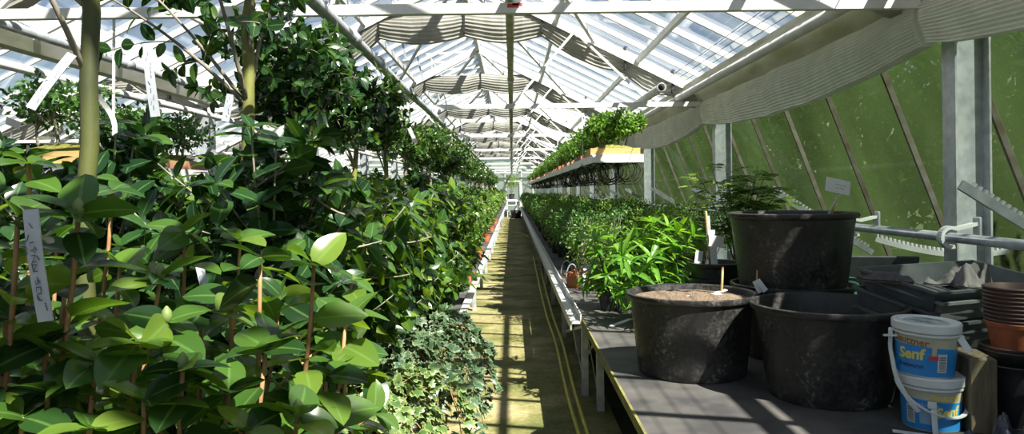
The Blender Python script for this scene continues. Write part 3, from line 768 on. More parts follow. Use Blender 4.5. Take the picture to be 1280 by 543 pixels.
flat_tag('plant_label', 'tall white label in the middle of the label bunch behind the front left tub', P(889, 288, 4.9), P(893, 334, 4.85), .045)
flat_tag('plant_label', 'square white label sticking out right of the label bunch, tub behind', P(886, 301, 4.83), P(904, 303, 4.83), .075, writing=False)
flat_tag('plant_label', 'white label leaning left of the label bunch, close to the lance-leaved plants', P(874, 314, 4.9), P(872, 330, 4.9), .05, writing=False)
flat_tag('plant_label', 'narrow grey label at the back of the label bunch', P(884, 270, 4.95), P(888, 330, 4.95), .03, m='ruler')
stick('brown stick rising out of the bunch of white labels', P(888, 335, 4.93), P(882, 264, 4.93), .008)
flat_tag('plant_label', 'thin pale label lying across the table edge beside the front left tub', P(764, 408, 3.9 * 1.0), P(788, 399, 4.05), .03, m='ruler', writing=False, face=(0, 0, 1))

# trays
def tray(name, label, loc, rz, w, d, h, m, group=None, flare=.03):
    t = thing(name, label, 'tray', loc, rz, group)
    g = G(); th = .008
    def rect(hx, hy, z): return [Vector((-hx, -hy, z)), Vector((hx, -hy, z)), Vector((hx, hy, z)), Vector((-hx, hy, z))]
    rings = [rect(w / 2 - flare, d / 2 - flare, 0), rect(w / 2 - .006, d / 2 - .006, h - .012), rect(w / 2 + .008, d / 2 + .008, h - .012), rect(w / 2 + .008, d / 2 + .008, h),
             rect(w / 2 - th, d / 2 - th, h), rect(w / 2 - flare - th, d / 2 - flare - th, .01)]
    vs = sum(rings, []); fs = [(3, 2, 1, 0)]
    for i in range(5):
        for k in range(4): fs.append((i * 4 + k, i * 4 + (k + 1) % 4, i * 4 + 4 + (k + 1) % 4, i * 4 + 4 + k))
    fs.append((20, 21, 22, 23)); g.add(vs, fs); g.build('tray_body', m, t)
    ri = G(); nrib = int(w / .06)
    for k in range(nrib):
        x = -w / 2 + flare + .03 + k * (w - 2 * flare - .06) / max(nrib - 1, 1); ri.box((x, 0, .0125), (.008, d - 2 * flare - .04, .005))
    ri.build('floor_rib', m, t)
    return t
TR = math.radians(20)
for k, (lb, m, dx, dr) in enumerate((('top grey tray of the pile on the right, holding dark cloth', 'tray', 0, 0), ('dusty pale grey tray second from the top of the right pile', 'traylight', .02, .03), ('dark grey tray third from the top of the right pile', 'tray', -.01, -.03),
        ('dark tray near the bottom of the right pile, behind the white bucket lid', 'tray', .03, .06), ('lowest dark tray of the right pile, resting on a black crate', 'tray', .0, .0))):
    o = tray('plant_tray', lb, (2.17 + dx, 3.546 + .008 * k, 1.06 - .048 * k), TR + dr, .80, .44, .10, M[m]); o.rotation_euler = (math.radians(9), 0, TR + dr)
g = G(); g.box((2.18, 3.60, BZ + .10), (.60, .40, .20), Euler((0, 0, TR)), bev=.01); o = g.build('black_crate', M['dark']); tag(o, 'black crate under the pile of trays', 'crate')
def crumple(name, label, c, sx, sy, h, rz, m, seed, zlow):
    r = random.Random(seed); n = 22; g = G(); vs = []
    R = Matrix.Rotation(rz, 3, 'Z'); ph = [r.uniform(0, 6.28) for _ in range(8)]
    def hf(u, v):
        return h * (.5 + .28 * math.sin(5 * u + ph[0] + 2 * math.sin(3 * v + ph[1])) + .22 * math.sin(7 * v + ph[2] + 1.5 * math.sin(4 * u + ph[3])) + .1 * math.sin(13 * u + 9 * v + ph[4]))
    for i in range(n + 1):
        for j in range(n + 1):
            u, v = i / n * 2 - 1, j / n * 2 - 1; e = max(abs(u), abs(v)); k = 1 - .25 * math.sin(3 * math.atan2(v, u) + ph[5]) * e
            z = max(hf(u, v), .004) * (1 - e ** 6 * .9)
            vs.append(Vector(c) + R @ Vector((u * sx * k, v * sy * k, z)))
    nb = len(vs); vs += [Vector((v.x, v.y, max(v.z - .012, zlow))) for v in vs]
    fs = []
    for i in range(n):
        for j in range(n):
            a = i * (n + 1) + j; fs.append((a, a + n + 1, a + n + 2, a + 1)); fs.append((nb + a, nb + a + 1, nb + a + n + 2, nb + a + n + 1))
    edge = [i * (n + 1) for i in range(n + 1)] + [n * (n + 1) + j for j in range(1, n + 1)] + [i * (n + 1) + n for i in range(n - 1, -1, -1)] + [j for j in range(n - 1, 0, -1)]
    for k in range(len(edge)): a, b = edge[k], edge[(k + 1) % len(edge)]; fs.append((a, b, nb + b, nb + a))
    g.add(vs, fs); return tag(g.build(name, m, None, True), label, 'cloth')
crumple('dark_cloth', 'crumpled dark cloth heaped in the back of the top tray', (2.30, 3.66, 1.095), .15, .09, .11, .5, M['cloth_mid'], 2, 1.088)
crumple('dark_cloth', 'dark cloth draped over the left rim of the top tray', (1.79, 3.46, 1.15), .06, .11, .04, .35, M['cloth_dark'], 4, 1.135)
# teal mesh and grey board behind the tubs
p = P(1058, 345, 4.75); g = G(); g.box((2.02, 4.80, BZ + .20), (.40, .42, .40), bev=.02); tag(g.build('mesh_crate', M['teal']), 'teal mesh covered crate between the raised tub and the trays', 'crate')
g = G(); g.box((2.22, 4.55, 1.09), (.62, .02, .14), Euler((math.radians(20), 0, math.radians(-12)))); tag(g.build('grey_board', M['tray']), 'grey board leaning behind the pile of trays, under the vent shaft', 'board')

# stack of nested pots at the right
sx_, sy_ = 1.985, 2.93
BZs = BZ
def round_pot(name, label, loc, rt, rb, h, m, rimh=.02, group=None, soil=None):
    g = G(); g.lathe([(0, 0), (rb, 0), (rt - .006, h - rimh), (rt, h - rimh), (rt + .003, h - .004), (rt, h), (rt - .006, h), (rt - .011, h - rimh), (max(rb - .005, .005), .012), (0, .012)], 40)
    o = autosmooth(g.build(name, m)); o.location = loc; return tag(o, label, 'pot', group)
round_pot('black_pot', 'large black pot under the stack of brown pots at the right edge', (2.10, 3.0, BZ), .145, .12, .25, M['dark'])
round_pot('saucer_pot', 'black bowl pot topping the large black pot, under the brown stack', (2.10, 3.0, BZ + 0.235), .140, .11, .07, M['dark'])
round_pot('saucer_pot', 'brown bowl pot nested in the black bowl at the right edge', (2.10, 3.0, BZ + 0.265), .137, .10, .055, M['brownpot'])
round_pot('terracotta_pot', 'terracotta pot at the bottom of the nested stack by the right edge', (2.10, 3.0, BZ + 0.295), .118, .092, .125, M['terra'])
for k in range(9):
    round_pot('brown_pot', ['lowest', 'second from the bottom', 'third from the bottom', 'fourth from the bottom', 'middle one', 'fourth from the top', 'third from the top', 'second from the top', 'topmost'][k] + ' of nine nested brown plastic pots stacked over the terracotta pot',
              (2.10, 3.0, BZ + 0.308 + .0165 * k), .1185 + .0006 * k, .092, .125, M['brownpot'], .013, 'nested brown pots')
round_pot('green_pot', 'green-rimmed dark pot cut off by the right edge of the picture', (2.06, 2.70, BZ + .30), .105, .08, .17, M['greenpot'])
g = G(); g.lathe([(0, 0), (.10, 0), (.105, .29), (.095, .30), (0, .30)], 24); o = tag(g.build('black_pot', M['dark'], None, True), 'black upturned pot under the green-rimmed pot', 'pot'); o.location = (2.06, 2.70, BZ)
# pale bowl and dark sack at the far right edge
round_pot('pale_pot', 'pale grey pot partly cut off at the right edge, below the green one', (1.93, 2.46, BZ + .17), .075, .055, .10, M['traylight'])
g = G(); g.box((1.93, 2.46, BZ + .085), (.13, .13, .17), bev=.008); tag(g.build('black_box', M['dark']), 'small black box under the pale pot at right edge', 'box')
g = G(); g.tube(smooth([Vector((1.86, 2.60, .90)), Vector((1.89, 2.55, .885)), Vector((1.92, 2.50, .895)), Vector((1.97, 2.46, .905)), Vector((2.02, 2.40, .90))], 5), .0035, 6); tag(g.build('white_string', M['card'], None, True), 'white string curling over the pale pot at the right edge', 'string')
crumple('plastic_sack', 'dark bluish plastic sack at the lower right corner', (1.80, 2.58, BZ + .002), .10, .12, .15, .2, mat('blue_black_plastic', (.03, .035, .055), (.05, .055, .08), 12, .4), 9, BZ + .001)
# weathered wooden block
g = G(); g.box((0, 0, .15), (.10, .30, .30), bev=.006); o = g.build('wooden_block', M['oldwood']); o.location = (1.885, 2.99, BZ); o.rotation_euler = (0, math.radians(0), math.radians(-12)); tag(o, 'weathered wooden beam stump standing right of the mustard buckets', 'wood block')

# mustard buckets
def text_mesh(s, size, shear=0.0, bold=0.0):
    c = bpy.data.curves.new('txt', 'FONT'); c.body = s; c.size = size; c.shear = shear; c.offset = bold; c.align_x = 'CENTER'; c.resolution_u = 3
    o = bpy.data.objects.new('txt', c); COL.objects.link(o); bpy.context.view_layer.update()
    me = bpy.data.meshes.new_from_object(o.evaluated_get(bpy.context.evaluated_depsgraph_get())); vs = [tuple(v.co) for v in me.vertices]; fs = [tuple(p.vertices) for p in me.polygons]
    bpy.data.objects.remove(o); bpy.data.curves.remove(c); bpy.data.meshes.remove(me); return vs, fs
def bucket(label, loc, rz, rt, rb, h, sc=1.0, tilt=0.0, words=True):
    t = thing('mustard_bucket', label, 'bucket', loc, rz); t.rotation_euler = (0, tilt, rz)
    rad = lambda z: rb + (rt - rb) * z / h
    g = G(); g.lathe([(0, 0), (rb - .004, 0), (rb, .004), (rad(h * .93), h * .93), (0, h * .93)], 56); autosmooth(g.build('bucket_body', M['plas_white'], t))
    l = G(); l.lathe([(rt + .001, h * .76), (rt + .006, h * .765), (rt + .006, h * .80), (rt + .001, h * .81)], 56); autosmooth(l.build('bucket_collar', M['plas_white'], t))
    l = G(); l.lathe([(rt + .002, h * .83), (rt + .010, h * .835), (rt + .011, h * .97), (rt + .007, h * .995), (rt - .008, h), (rt - .016, h - .006), (rt - .022, h - .008), (0, h - .006)], 56); ld = autosmooth(l.build('bucket_lid', M['plas_white'], t))
    s = G(); s.disc(rt - .035, h - .0055, 40); s.build('lid_print', mat('lid_print_ink', (.50, .53, .52), (.10, .16, .20), 22, .5, 0, 0, 6, (1, 1, 1), .42, .62), ld)
    def patch(a0, a1, z0, z1, m, off, wave=0):
        q = G(); n = 28; vs = []
        for k in range(n + 1):
            a = a0 + (a1 - a0) * k / n
            for z in (z0, z1 + wave * math.sin(k / n * 5)): rr = rad(z) + off; vs.append((rr * math.cos(a), rr * math.sin(a), z))
        q.add(vs, [(2 * k, 2 * k + 2, 2 * k + 3, 2 * k + 1) for k in range(n)]); return q
    F_ = -PI / 2
    patch(F_ - 1.9, F_ + 1.9, .006, h * .56, None, .0008, .006).build('blue_label', M['lab_blue'], t, True)
    patch(F_ - 1.9, F_ + 1.9, h * .55, h * .745, None, .0006).build('cream_band', M['lab_cream'], t, True)
    def put(s, size, a, z, m, name, shear=0, bold=0, rot=0, off=.0016):
        vs, fs = text_mesh(s, size, shear, bold); q = G(); out = []
        for x, y, _ in vs:
            x, y = x * math.cos(rot) - y * math.sin(rot), x * math.sin(rot) + y * math.cos(rot)
            zz = z + y; rr = rad(zz) + off; aa = a + x / rr; out.append((rr * math.cos(aa), rr * math.sin(aa), zz))
        q.add(out, fs); q.build(name, m, t)
    if words:
        put('Bautzner', .040, F_ - .55, h * .60, M['lab_brown'], 'brand_lettering', 0, .001, -.06)
        put('Senf', .060, F_ - .52, h * .33, M['lab_yel'], 'product_lettering', .12, .0022, .05)
        put('Bratwurst', .026, F_ - .55, h * .17, M['lab_navy'], 'small_lettering', .15, .0006)
        patch(F_ + .18, F_ + .34, h * .38, h * .72, None, .0018).build('paper_strip', M['lab_cream'], t, True)
        patch(F_ + .08, F_ + .40, h * .34, h * .42, None, .0022).build('strip_emblem', M['lab_red'], t, True)
        ca = F_ + .55
    else:
        put('Bautzner', .034, F_ + .45, h * .60, M['lab_yel'], 'brand_lettering', 0, .001)
        put('Senf', .055, F_ + .5, h * .30, M['lab_yel'], 'product_lettering', .12, .0022, .1)
        patch(F_ - .45, F_ - .02, h * .14, h * .42, None, .0016).build('info_panel', mat('pale_blue_print', (.30, .45, .60), (.24, .4, .56), 30, .5), t, True)
        put('MITTELSCHARF', .014, F_ - .25, h * .47, M['card'], 'small_lettering'); ca = F_ - .78
    patch(ca - .17, ca + .17, h * .12, h * .46, None, .0018).build('barcode_panel', M['card'], t, True)
    bc = G(); rr_ = random.Random(4); z = h * .15
    while z < h * .42:
        th = rr_.choice((.002, .003, .005)); o = patch(ca - .12, ca + .12, z, z + th, None, .0026); bc.add(o.v, o.f); z += th + rr_.choice((.002, .003, .004))
    bc.build('barcode', M['ink'], t, True)
    return t, rad
BX, BY = 1.705, 2.97
bz1 = .218
t, rad = bucket('lower white and blue mustard bucket, standing on the worktable', (BX + .012, BY, BZ), -.45, .116, .106, bz1, words=False)
a = G(); pts = [Vector((math.cos(q) * .128, math.sin(q) * .128, .158 - .09 * math.sin((q + PI * .85) * .9))) for q in np.linspace(-PI * .95, -.05, 20)]
for k in range(19): a.bar(pts[k], pts[k + 1], .005, .016, up=(pts[k].x, pts[k].y, 0))
a.box((.128, 0, .155), (.02, .03, .03), bev=.005); a.build('carry_handle', M['plas_white'], t)
a = G(); a.bar((.0, -.128, .10), (.005, -.135, .002), .02, .004, up=(0, -1, 0)); a.box((-.005, -.128, .115), (.032, .008, .03), bev=.003); a.build('handle_tab', M['plas_white'], t)
t, rad = bucket('upper white and blue mustard bucket, stacked on the lower one', (BX - .012, BY, BZ + bz1), -.5, .118, .106, .218, tilt=math.radians(2.0))
a = G(); pts = [Vector((-.126, -.02, .155)), Vector((-.128, -.03, .10)), Vector((-.118, -.055, .05)), Vector((-.10, -.085, -.02)), Vector((-.055, -.128, -.09)), Vector((-.02, -.138, -.13))]
pts = smooth(pts, 4)
for k in range(len(pts) - 1): a.bar(pts[k], pts[k + 1], .018, .004, up=(-.6, -.8, 0))
a.build('hanging_strap', M['plas_white'], t)
a = G(); a.box((-.127, -.01, .158), (.02, .035, .03), bev=.005); a.bar((-.15, -.02, .140), (-.10, -.06, .152), .018, .008); a.box((.124, -.02, .158), (.02, .03, .03), bev=.005); a.bar((.118, -.035, .163), (.150, -.055, .115), .026, .010, up=(0, -1, 0)); a.build('handle_lug', M['plas_white'], t)
g = G(); g.bar((BX - .20, BY - .10, BZ + .012), (BX - .02, BY - .17, BZ + .004), .025, .005); tag(g.build('plastic_strip', M['plas_white']), 'white plastic strip lying at the foot of the lower bucket', 'strip')
# things on the floor under the table and beyond
g = G(); g.box((1.1, 5.6, .22), (.5, .7, .44), bev=.02); tag(g.build('black_crate', M['dark']), 'black crate stored in the dark under the worktable', 'crate')
# ------------------------------------------------------------------ plants of the left bench
def bed_pot(t, rt=.13, h=.2, m='dark'): return pot(rt, rt * .78, h, .02, M[m], 'pot', t, h - .03, 20)
# near camellias: every shoot placed by its tip
SHOOTS = [(98, 268, 1.02), (200, 348, 1.15), (325, 322, 1.2), (392, 332, 1.12), (228, 462, .98), (120, 452, .98), (372, 520, .98), (58, 432, 1.0), (22, 272, .97), (208, 402, 1.1),
          (432, 402, 1.3), (140, 238, 1.35), (36, 205, 1.3), (172, 430, 1.02), (288, 372, 1.25), (408, 470, 1.2), (28, 522, .92), (285, 492, 1.0), (436, 440, 1.3), (112, 536, .9),
          (8, 400, .98), (332, 436, 1.1), (252, 392, 1.25), (150, 330, 1.3), (82, 350, 1.12), (310, 540, .92), (180, 500, .95), (-20, 330, 1.0), (70, 300, 1.35), (230, 290, 1.45), (300, 300, 1.5), (390, 400, 1.35), (-30, 460, .95), (60, 490, .95), (350, 370, 1.4), (440, 350, 1.6)]
BASES = [(-.86, .98), (-.56, .92), (-.55, 1.36), (-1.0, 1.40), (-.82, 1.72)]
CENT = [(-.66, .98), (-.40, .98), (-.32, 1.25), (-.80, 1.25), (-.52, 1.42)]
NL = ['near camellia with big glossy leaves and a fat bud, at the lower left corner', 'near camellia with orange brown shoots and big leaves at the bottom, left of the ivy', 'near camellia with an upright brown shoot just left of the ivy mound',
      'camellia behind the big-leaved ones, around the long handwritten label at the left', 'camellia with bright shoots just behind the two big-leaved ones']
sets = [[] for _ in BASES]
for s in SHOOTS:
    p = P(*s); k = min(range(5), key=lambda i: (p.x - CENT[i][0]) ** 2 + (p.y - CENT[i][1]) ** 2); sets[k].append(p)
rr = random.Random(11); BUD = mat('bud_green', (.17, .24, .06), (.13, .19, .05), 30, .5)
for k, (bx, by) in enumerate(BASES):
    t = thing('camellia_bush', NL[k], 'camellia', (bx, by, LZ)); bed_pot(t, .13, .22)
    st = G(); fr = []; o = Vector((bx, by, LZ))
    for p in sets[k]:
        tip = p - o; base = Vector((rr.uniform(-.04, .04), rr.uniform(-.04, .04), .18)); mid = Vector((tip.x * .85, tip.y * .85, tip.z * .45))
        path = bez(base, mid, tip, 10); st.tube(path, [.0065 * (1 - .05 * i) for i in range(11)], 6)
        up = path[4:]; dress(up, rr, fr, .027, .084, .28, (-.25, .75), .55, 4, .55)
        for j in range(2):
            q = path[rr.randint(4, 7)]; e = q + Vector((rr.uniform(-.14, .12), rr.uniform(-.06, .14), rr.uniform(-.02, .1))); w = bez(q, q.lerp(e, .5) + Vector((0, 0, .02)), e, 5); st.tube(w, .0028, 5); dress(w, rr, fr, .030, .078, .25, (-.25, .75), .55, 3, .55)
    st.build('stems', M['twig'], t, True); leaves_obj('foliage', TPL_BIG, fr, M['camellia'], t)
    if k in (0, 1):
        for p in sets[k][:2 + k]:
            b = G(); q = p - o; prof = [(.001, -.004), (.006, .0), (.0085, .008), (.007, .016), (.002, .023), (0, .024)]; b.lathe(prof, 10, q); b.build('flower_bud', BUD, t, True)
# bush prototypes for the rows
def camellia_proto(label, seed, height, rx, ry, leafm, size, ns, nt, tpl=TPL_MID, spacing=.030, name='camellia_bush', potm='dark', el=(.1, .7), tw=.2):
    r = random.Random(seed); t = thing(name, label, 'camellia', (0, 0, 0)); bed_pot(t, .13, .2, potm)
    st = G(); fr = []; bush(r, (0, 0, .17), height - .17, rx, ry, ns, nt, spacing, size, st, fr, .06, .008, .15, el, 4, tw)
    st.build('stems', M['bark_grey'], t, True); leaves_obj('foliage', tpl, fr, M[leafm], t); return t
p1 = camellia_proto('x', 21, 1.08, .40, .36, 'camellia', .088, 11, 8)
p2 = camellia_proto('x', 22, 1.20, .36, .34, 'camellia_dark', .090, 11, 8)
p3 = camellia_proto('x', 23, 1.02, .40, .36, 'camellia', .078, 11, 9)
p4 = camellia_proto('x', 24, .98, .40, .36, 'small', .060, 12, 9, TPL_LOW, .026)
used = set()
def place(proto, x, y, z, rz, label, group=None, scale=None):
    if id(proto) not in used:
        used.add(id(proto)); proto.location = (x, y, z); proto.rotation_euler = (0, 0, rz); proto['label'] = label
        if group: proto['group'] = group
        if scale: proto.scale = (scale,) * 3
        return proto
    return dup(proto, (x, y, z), rz, label, group, scale)
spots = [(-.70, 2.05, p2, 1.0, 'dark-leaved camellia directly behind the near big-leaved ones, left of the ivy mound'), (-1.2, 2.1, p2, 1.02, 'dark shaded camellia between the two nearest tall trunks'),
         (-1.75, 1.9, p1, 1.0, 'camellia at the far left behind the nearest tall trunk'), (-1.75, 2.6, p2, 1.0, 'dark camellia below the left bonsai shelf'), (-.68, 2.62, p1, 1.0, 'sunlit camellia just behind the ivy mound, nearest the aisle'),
         (-1.28, 2.75, p1, .98, 'camellia at the foot of the second tall trunk'), (-.66, 3.25, p3, 1.0, 'camellia with a few white blooms, behind the ivy'), (-1.25, 3.35, p2, 1.0, 'camellia in the second row, level with the white-blooming one'),
         (-1.8, 3.3, p1, 1.0, 'camellia in the third row, left of the second tall trunk'), (-.66, 3.95, p1, 1.0, 'bright camellia at the aisle, just before the small terracotta pot'), (-1.28, 4.0, p3, 1.02, 'camellia in the second row, left of the bright aisle one'),
         (-.68, 4.65, p2, .95, 'dark camellia at the aisle with the small terracotta pot beside it'), (-1.3, 4.7, p1, 1.0, 'camellia among the slender trunks in the second row, behind the terracotta pot')]
r = random.Random(31)
for x, y, pr, sc, lb in spots: place(pr, x, y, LZ, r.uniform(0, 6.28), lb, None, sc)
y = 5.3; k = 0
while y < 42.5:
    far = y > 14
    pr = r.choice([p1, p3, p4] if not far else [p4, p4, p3])
    place(pr, -.68 + r.uniform(-.03, .03), y, LZ, r.uniform(0, 6.28), 'leafy bush in the far front row of the left bench, beyond the small terracotta pot', 'far front row of the left bench', r.uniform(.85, 1.02)); 
    pr = r.choice([p1, p2, p3] if not far else [p3, p4])
    place(pr, -1.28 + r.uniform(-.04, .04), y + .1, LZ, r.uniform(0, 6.28), 'leafy bush in the far second row of the left bench, among the slender trunks', 'far second row of the left bench', r.uniform(.95, 1.1))
    if y < 20: place(p2, -1.95 + r.uniform(-.1, .1), y + .2, LZ, r.uniform(0, 6.28), 'leafy bush in the shaded third row of the left bench', 'third row of the left bench', r.uniform(.9, 1.1))
    y += .58 if not far else .8
p5 = camellia_proto('x', 25, .50, .34, .34, 'camellia', .085, 10, 8, tw=.16)
for k in range(7):
    yy = 4.15 + .36 * k if k < 9 else 8.1 + .6 * (k - 9)
    place(p5, -.62 + r.uniform(-.03, .03), yy, LZ, r.uniform(0, 6.28), 'low camellia filling the bench edge between the ivy and the small terracotta pot', 'low camellias along the left rim', r.uniform(.9, 1.1))
t = thing('side_bench', 'plant bench in the neighbouring house, left of the tall trunks', 'bench', (0, 0, 0))
g = G(); g.box((-6.2, 22, LZ - .025), (2.6, 43.4, .04)); g.build('bench_top', M['table'], t)
for x in (-7.3, -5.1):
    for y in np.arange(1, 43, 4.2): l = G(); l.box((x, y, (LZ - .05) / 2), (.05, .05, LZ - .05)); l.build('leg', M['galv'], t)
for k in range(34):
    for x in (-5.3, -6.3): dup(r.choice([p3, p4]), (x + r.uniform(-.2, .2), 4.5 + 1.05 * k, LZ), r.uniform(0, 6.28), 'leafy bush on the bench of the neighbouring house at left', 'bushes in the neighbouring house', r.uniform(.9, 1.1))
# white blooms on one camellia
t = thing('camellia_bloom', 'white camellia bloom among the leaves left of the aisle', 'flower', P(402, 322, 2.75))
g = G(); rb_ = random.Random(8); fr = []
for ring, (n_, e, s) in enumerate(((6, .2, .042), (5, .7, .036), (4, 1.1, .026))):
    for q in range(n_):
        a = q * 6.28 / n_ + ring; out = Vector((math.cos(a), -.7, math.sin(a) + .2)).normalized(); fr.append((Vector((0, 0, 0)), out * math.cos(e) + Vector((.1, -1, .2)) * math.sin(e), Vector((.1, -1, .3)), s))
leaves_obj('petals', leaf_tpl(1, .9, 4, 1, .25, -.25, .7), fr, M['petal'], t)
c_ = G(); c_.lathe([(0, -.004), (.006, 0), (.005, .01), (0, .012)], 8, (.002, -.02, 0)); c_.build('flower_centre', M['lab_yel'], t, True)
dup(t, P(388, 308, 2.9), .4, 'smaller white camellia bloom up and left of the other one', None, .7)
# terracotta pots on the left bench edge
p = P(580, 345, 5.3)
t = thing('terracotta_pot', 'small terracotta pot at the rim of the left bench', 'pot', (-.47, 7.35, LZ)); pot(.075, .055, .14, .025, M['terra'], 'pot', t, .12, 20)
st = G(); fr = []; bush(random.Random(3), (0, 0, .12), .22, .1, .1, 4, 2, .03, .05, st, fr, r0=.004, twl=.08); st.build('stems', M['twig'], t, True); leaves_obj('foliage', TPL_LOW, fr, M['small'], t)
for k in range(4):
    yy = 10.4 + 3.3 * k; dup(t, (-.50, yy, LZ), k, 'small terracotta pot far down the left bench rim', 'far pots on the left rim')
# ivy mound
IV = [(-.56, 2.48, .30, 'ivy at the bottom edge of the picture, palest of the variegated ivies'), (-.60, 2.95, .38, 'variegated ivy in the middle of the mound, spilling over the bench rim'), (-.60, 3.42, .33, 'variegated ivy at the top of the mound, under the camellias'), (-.46, 3.85, .27, 'variegated ivy trailing down to the aisle, furthest of the mound')]
for k, (x, y, rad, lb) in enumerate(IV):
    r = random.Random(50 + k); t = thing('ivy_plant', lb, 'ivy', (x, y, LZ)); pot(.11, .085, .15, .02, M['terra'], 'pot', t, .13, 18)
    st = G(); fr = []
    for q in range(46):
        a = r.uniform(0, 6.28); rr_ = rad * r.uniform(.5, 1.15); base = Vector((.05 * math.cos(a), .05 * math.sin(a), .14))
        e = Vector((rr_ * math.cos(a), rr_ * math.sin(a), r.uniform(.06, .30))); m_ = Vector((e.x * .5, e.y * .5, r.uniform(.28, .42)))
        path = bez(base, m_, e, 7)
        if e.x + x > -.40:      # over the rim: hangs
            dz = r.uniform(.05, .45); path += [path[-1] + Vector((.02 + .05 * i / 4, r.uniform(-.02, .02), -dz * i / 4)) for i in range(1, 5)]
        elif e.x + x < -1.0: continue
        st.tube(path, .0018, 4)
        for i in range(1, len(path)):
            for h in range(4):
                p = path[i - 1].lerp(path[i], r.random()); o = rv(r, .6); o.z = abs(o.z) * .4 + .25
                out = Vector((p.x, p.y, 0)).normalized() if p.xy.length > .01 else Vector((1, 0, 0))
                d = out * .6 + rv(r, .5) - Vector((0, 0, .25)); nn = out * .5 + Vector((.1, -.35, 1.0)) + rv(r, .35)
                fr.append((p + nn.normalized() * r.uniform(.0, .035), d, nn, r.uniform(.032, .058)))
    st.build('stems', M['twig'], t, True); leaves_obj('foliage', TPL_IVY, fr, M['ivy' if k else 'ivy_pale'], t)
# standard trees with clean trunks
def standard(label, x, y, r_tr, z_crown, crown, seed, bark, leafm, group=None, lean=(0, 0), nb=9, size=.075, tpl=TPL_MID, crown_c=(0, 0), nt=5, zt=1.55, twl=.22):
    r = random.Random(seed); t = thing('standard_tree', label, 'small tree', (x, y, LZ), 0, group); pot(.16, .125, .26, .025, M['dark'], 'pot', t, .23, 22)
    top = z_crown - LZ; pts = [Vector((lean[0] * (i / 10), lean[1] * (i / 10), .2 + (top + .15 - .2) * i / 10)) + rv(r, .006) for i in range(11)]
    tr = G(); rad = [r_tr * (1.12 - .28 * i / 10) * r.uniform(.96, 1.05) for i in range(11)]; tr.tube(pts, rad, 12); tr.build('trunk', M[bark], t, True)
    st = G(); fr = []; c = Vector((lean[0] + crown_c[0], lean[1] + crown_c[1], top))
    for k in range(nb):
        a = 6.28 * k / nb + r.uniform(-.3, .3); q = r.uniform(.45, 1); b0 = pts[r.randint(7, 10)]
        e = c + Vector((crown[0] * q * math.cos(a), crown[0] * q * math.sin(a), crown[1] * r.uniform(.15, 1))); path = bez(b0, b0.lerp(e, .5) + Vector((0, 0, .08)), e, 7)
        st.tube(path, [r_tr * .36 * (1 - .11 * i) for i in range(8)], 6); dress(path, r, fr, .035, size, .6)
        for j in range(nt):
            i = r.randint(2, 6); p = path[i].lerp(path[i + 1], r.random()); bb = r.uniform(0, 6.28)
            e2 = p + Vector((math.cos(bb) * twl * r.uniform(.5, 1.2), math.sin(bb) * twl * r.uniform(.5, 1.2), twl * r.uniform(-.35, .9))); w = bez(p, p.lerp(e2, .5) + Vector((0, 0, .03)), e2, 4)
            st.tube(w, r_tr * .09, 4); dress(w, r, fr, .028, size, .15)
    st.build('branches', M['bark_grey'], t, True); leaves_obj('foliage', tpl, fr, M[leafm], t); return t
def trunk_at(px, py, Y): p = P(px, py, Y); return p.x
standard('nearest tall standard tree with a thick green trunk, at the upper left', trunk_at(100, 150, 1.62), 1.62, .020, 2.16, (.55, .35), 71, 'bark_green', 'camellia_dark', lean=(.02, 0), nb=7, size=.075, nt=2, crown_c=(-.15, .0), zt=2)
standard('second tall standard tree with a bright yellow green trunk', trunk_at(302, 120, 2.72), 2.72, .025, 2.24, (.55, .4), 72, 'bark_lit', 'camellia_dark', lean=(.035, 0), nb=8, nt=3, crown_c=(-.1, 0), size=.075)
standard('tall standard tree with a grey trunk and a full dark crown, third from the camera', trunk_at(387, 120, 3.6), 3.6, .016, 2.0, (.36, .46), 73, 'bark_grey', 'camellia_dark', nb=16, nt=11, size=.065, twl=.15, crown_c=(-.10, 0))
standard('standard tree with a slim yellow green trunk, fourth from the camera', trunk_at(442, 180, 4.7), 4.7, .018, 2.0, (.32, .46), 74, 'bark_lit', 'camellia_dark', nb=16, nt=11, size=.065, twl=.15, crown_c=(-.18, 0))
standard('standard tree with a light green trunk, fifth from the camera, right of the fourth one', trunk_at(482, 190, 5.7), 5.7, .019, 1.95, (.32, .46), 75, 'bark_lit', 'camellia', nb=15, nt=11, size=.065, twl=.15, crown_c=(-.15, 0))
q = standard('standard tree with a grey trunk, sixth from the camera, right of the two light trunks', trunk_at(506, 190, 7.0), 7.0, .018, 1.92, (.32, .46), 76, 'bark_grey', 'camellia', nb=13, nt=9, size=.065, twl=.16, tpl=TPL_LOW, crown_c=(-.06, 0))
r = random.Random(9); y = 8.3; k = 0
while y < 41:
    dup(q, (-1.02 + r.uniform(-.08, .06), y, LZ), r.uniform(0, 6.28), 'slender standard tree far down the left row, under the grey pipe', 'far standard trees', (1, 1, r.uniform(.92, 1.06))); y += r.uniform(1.0, 1.5); k += 1
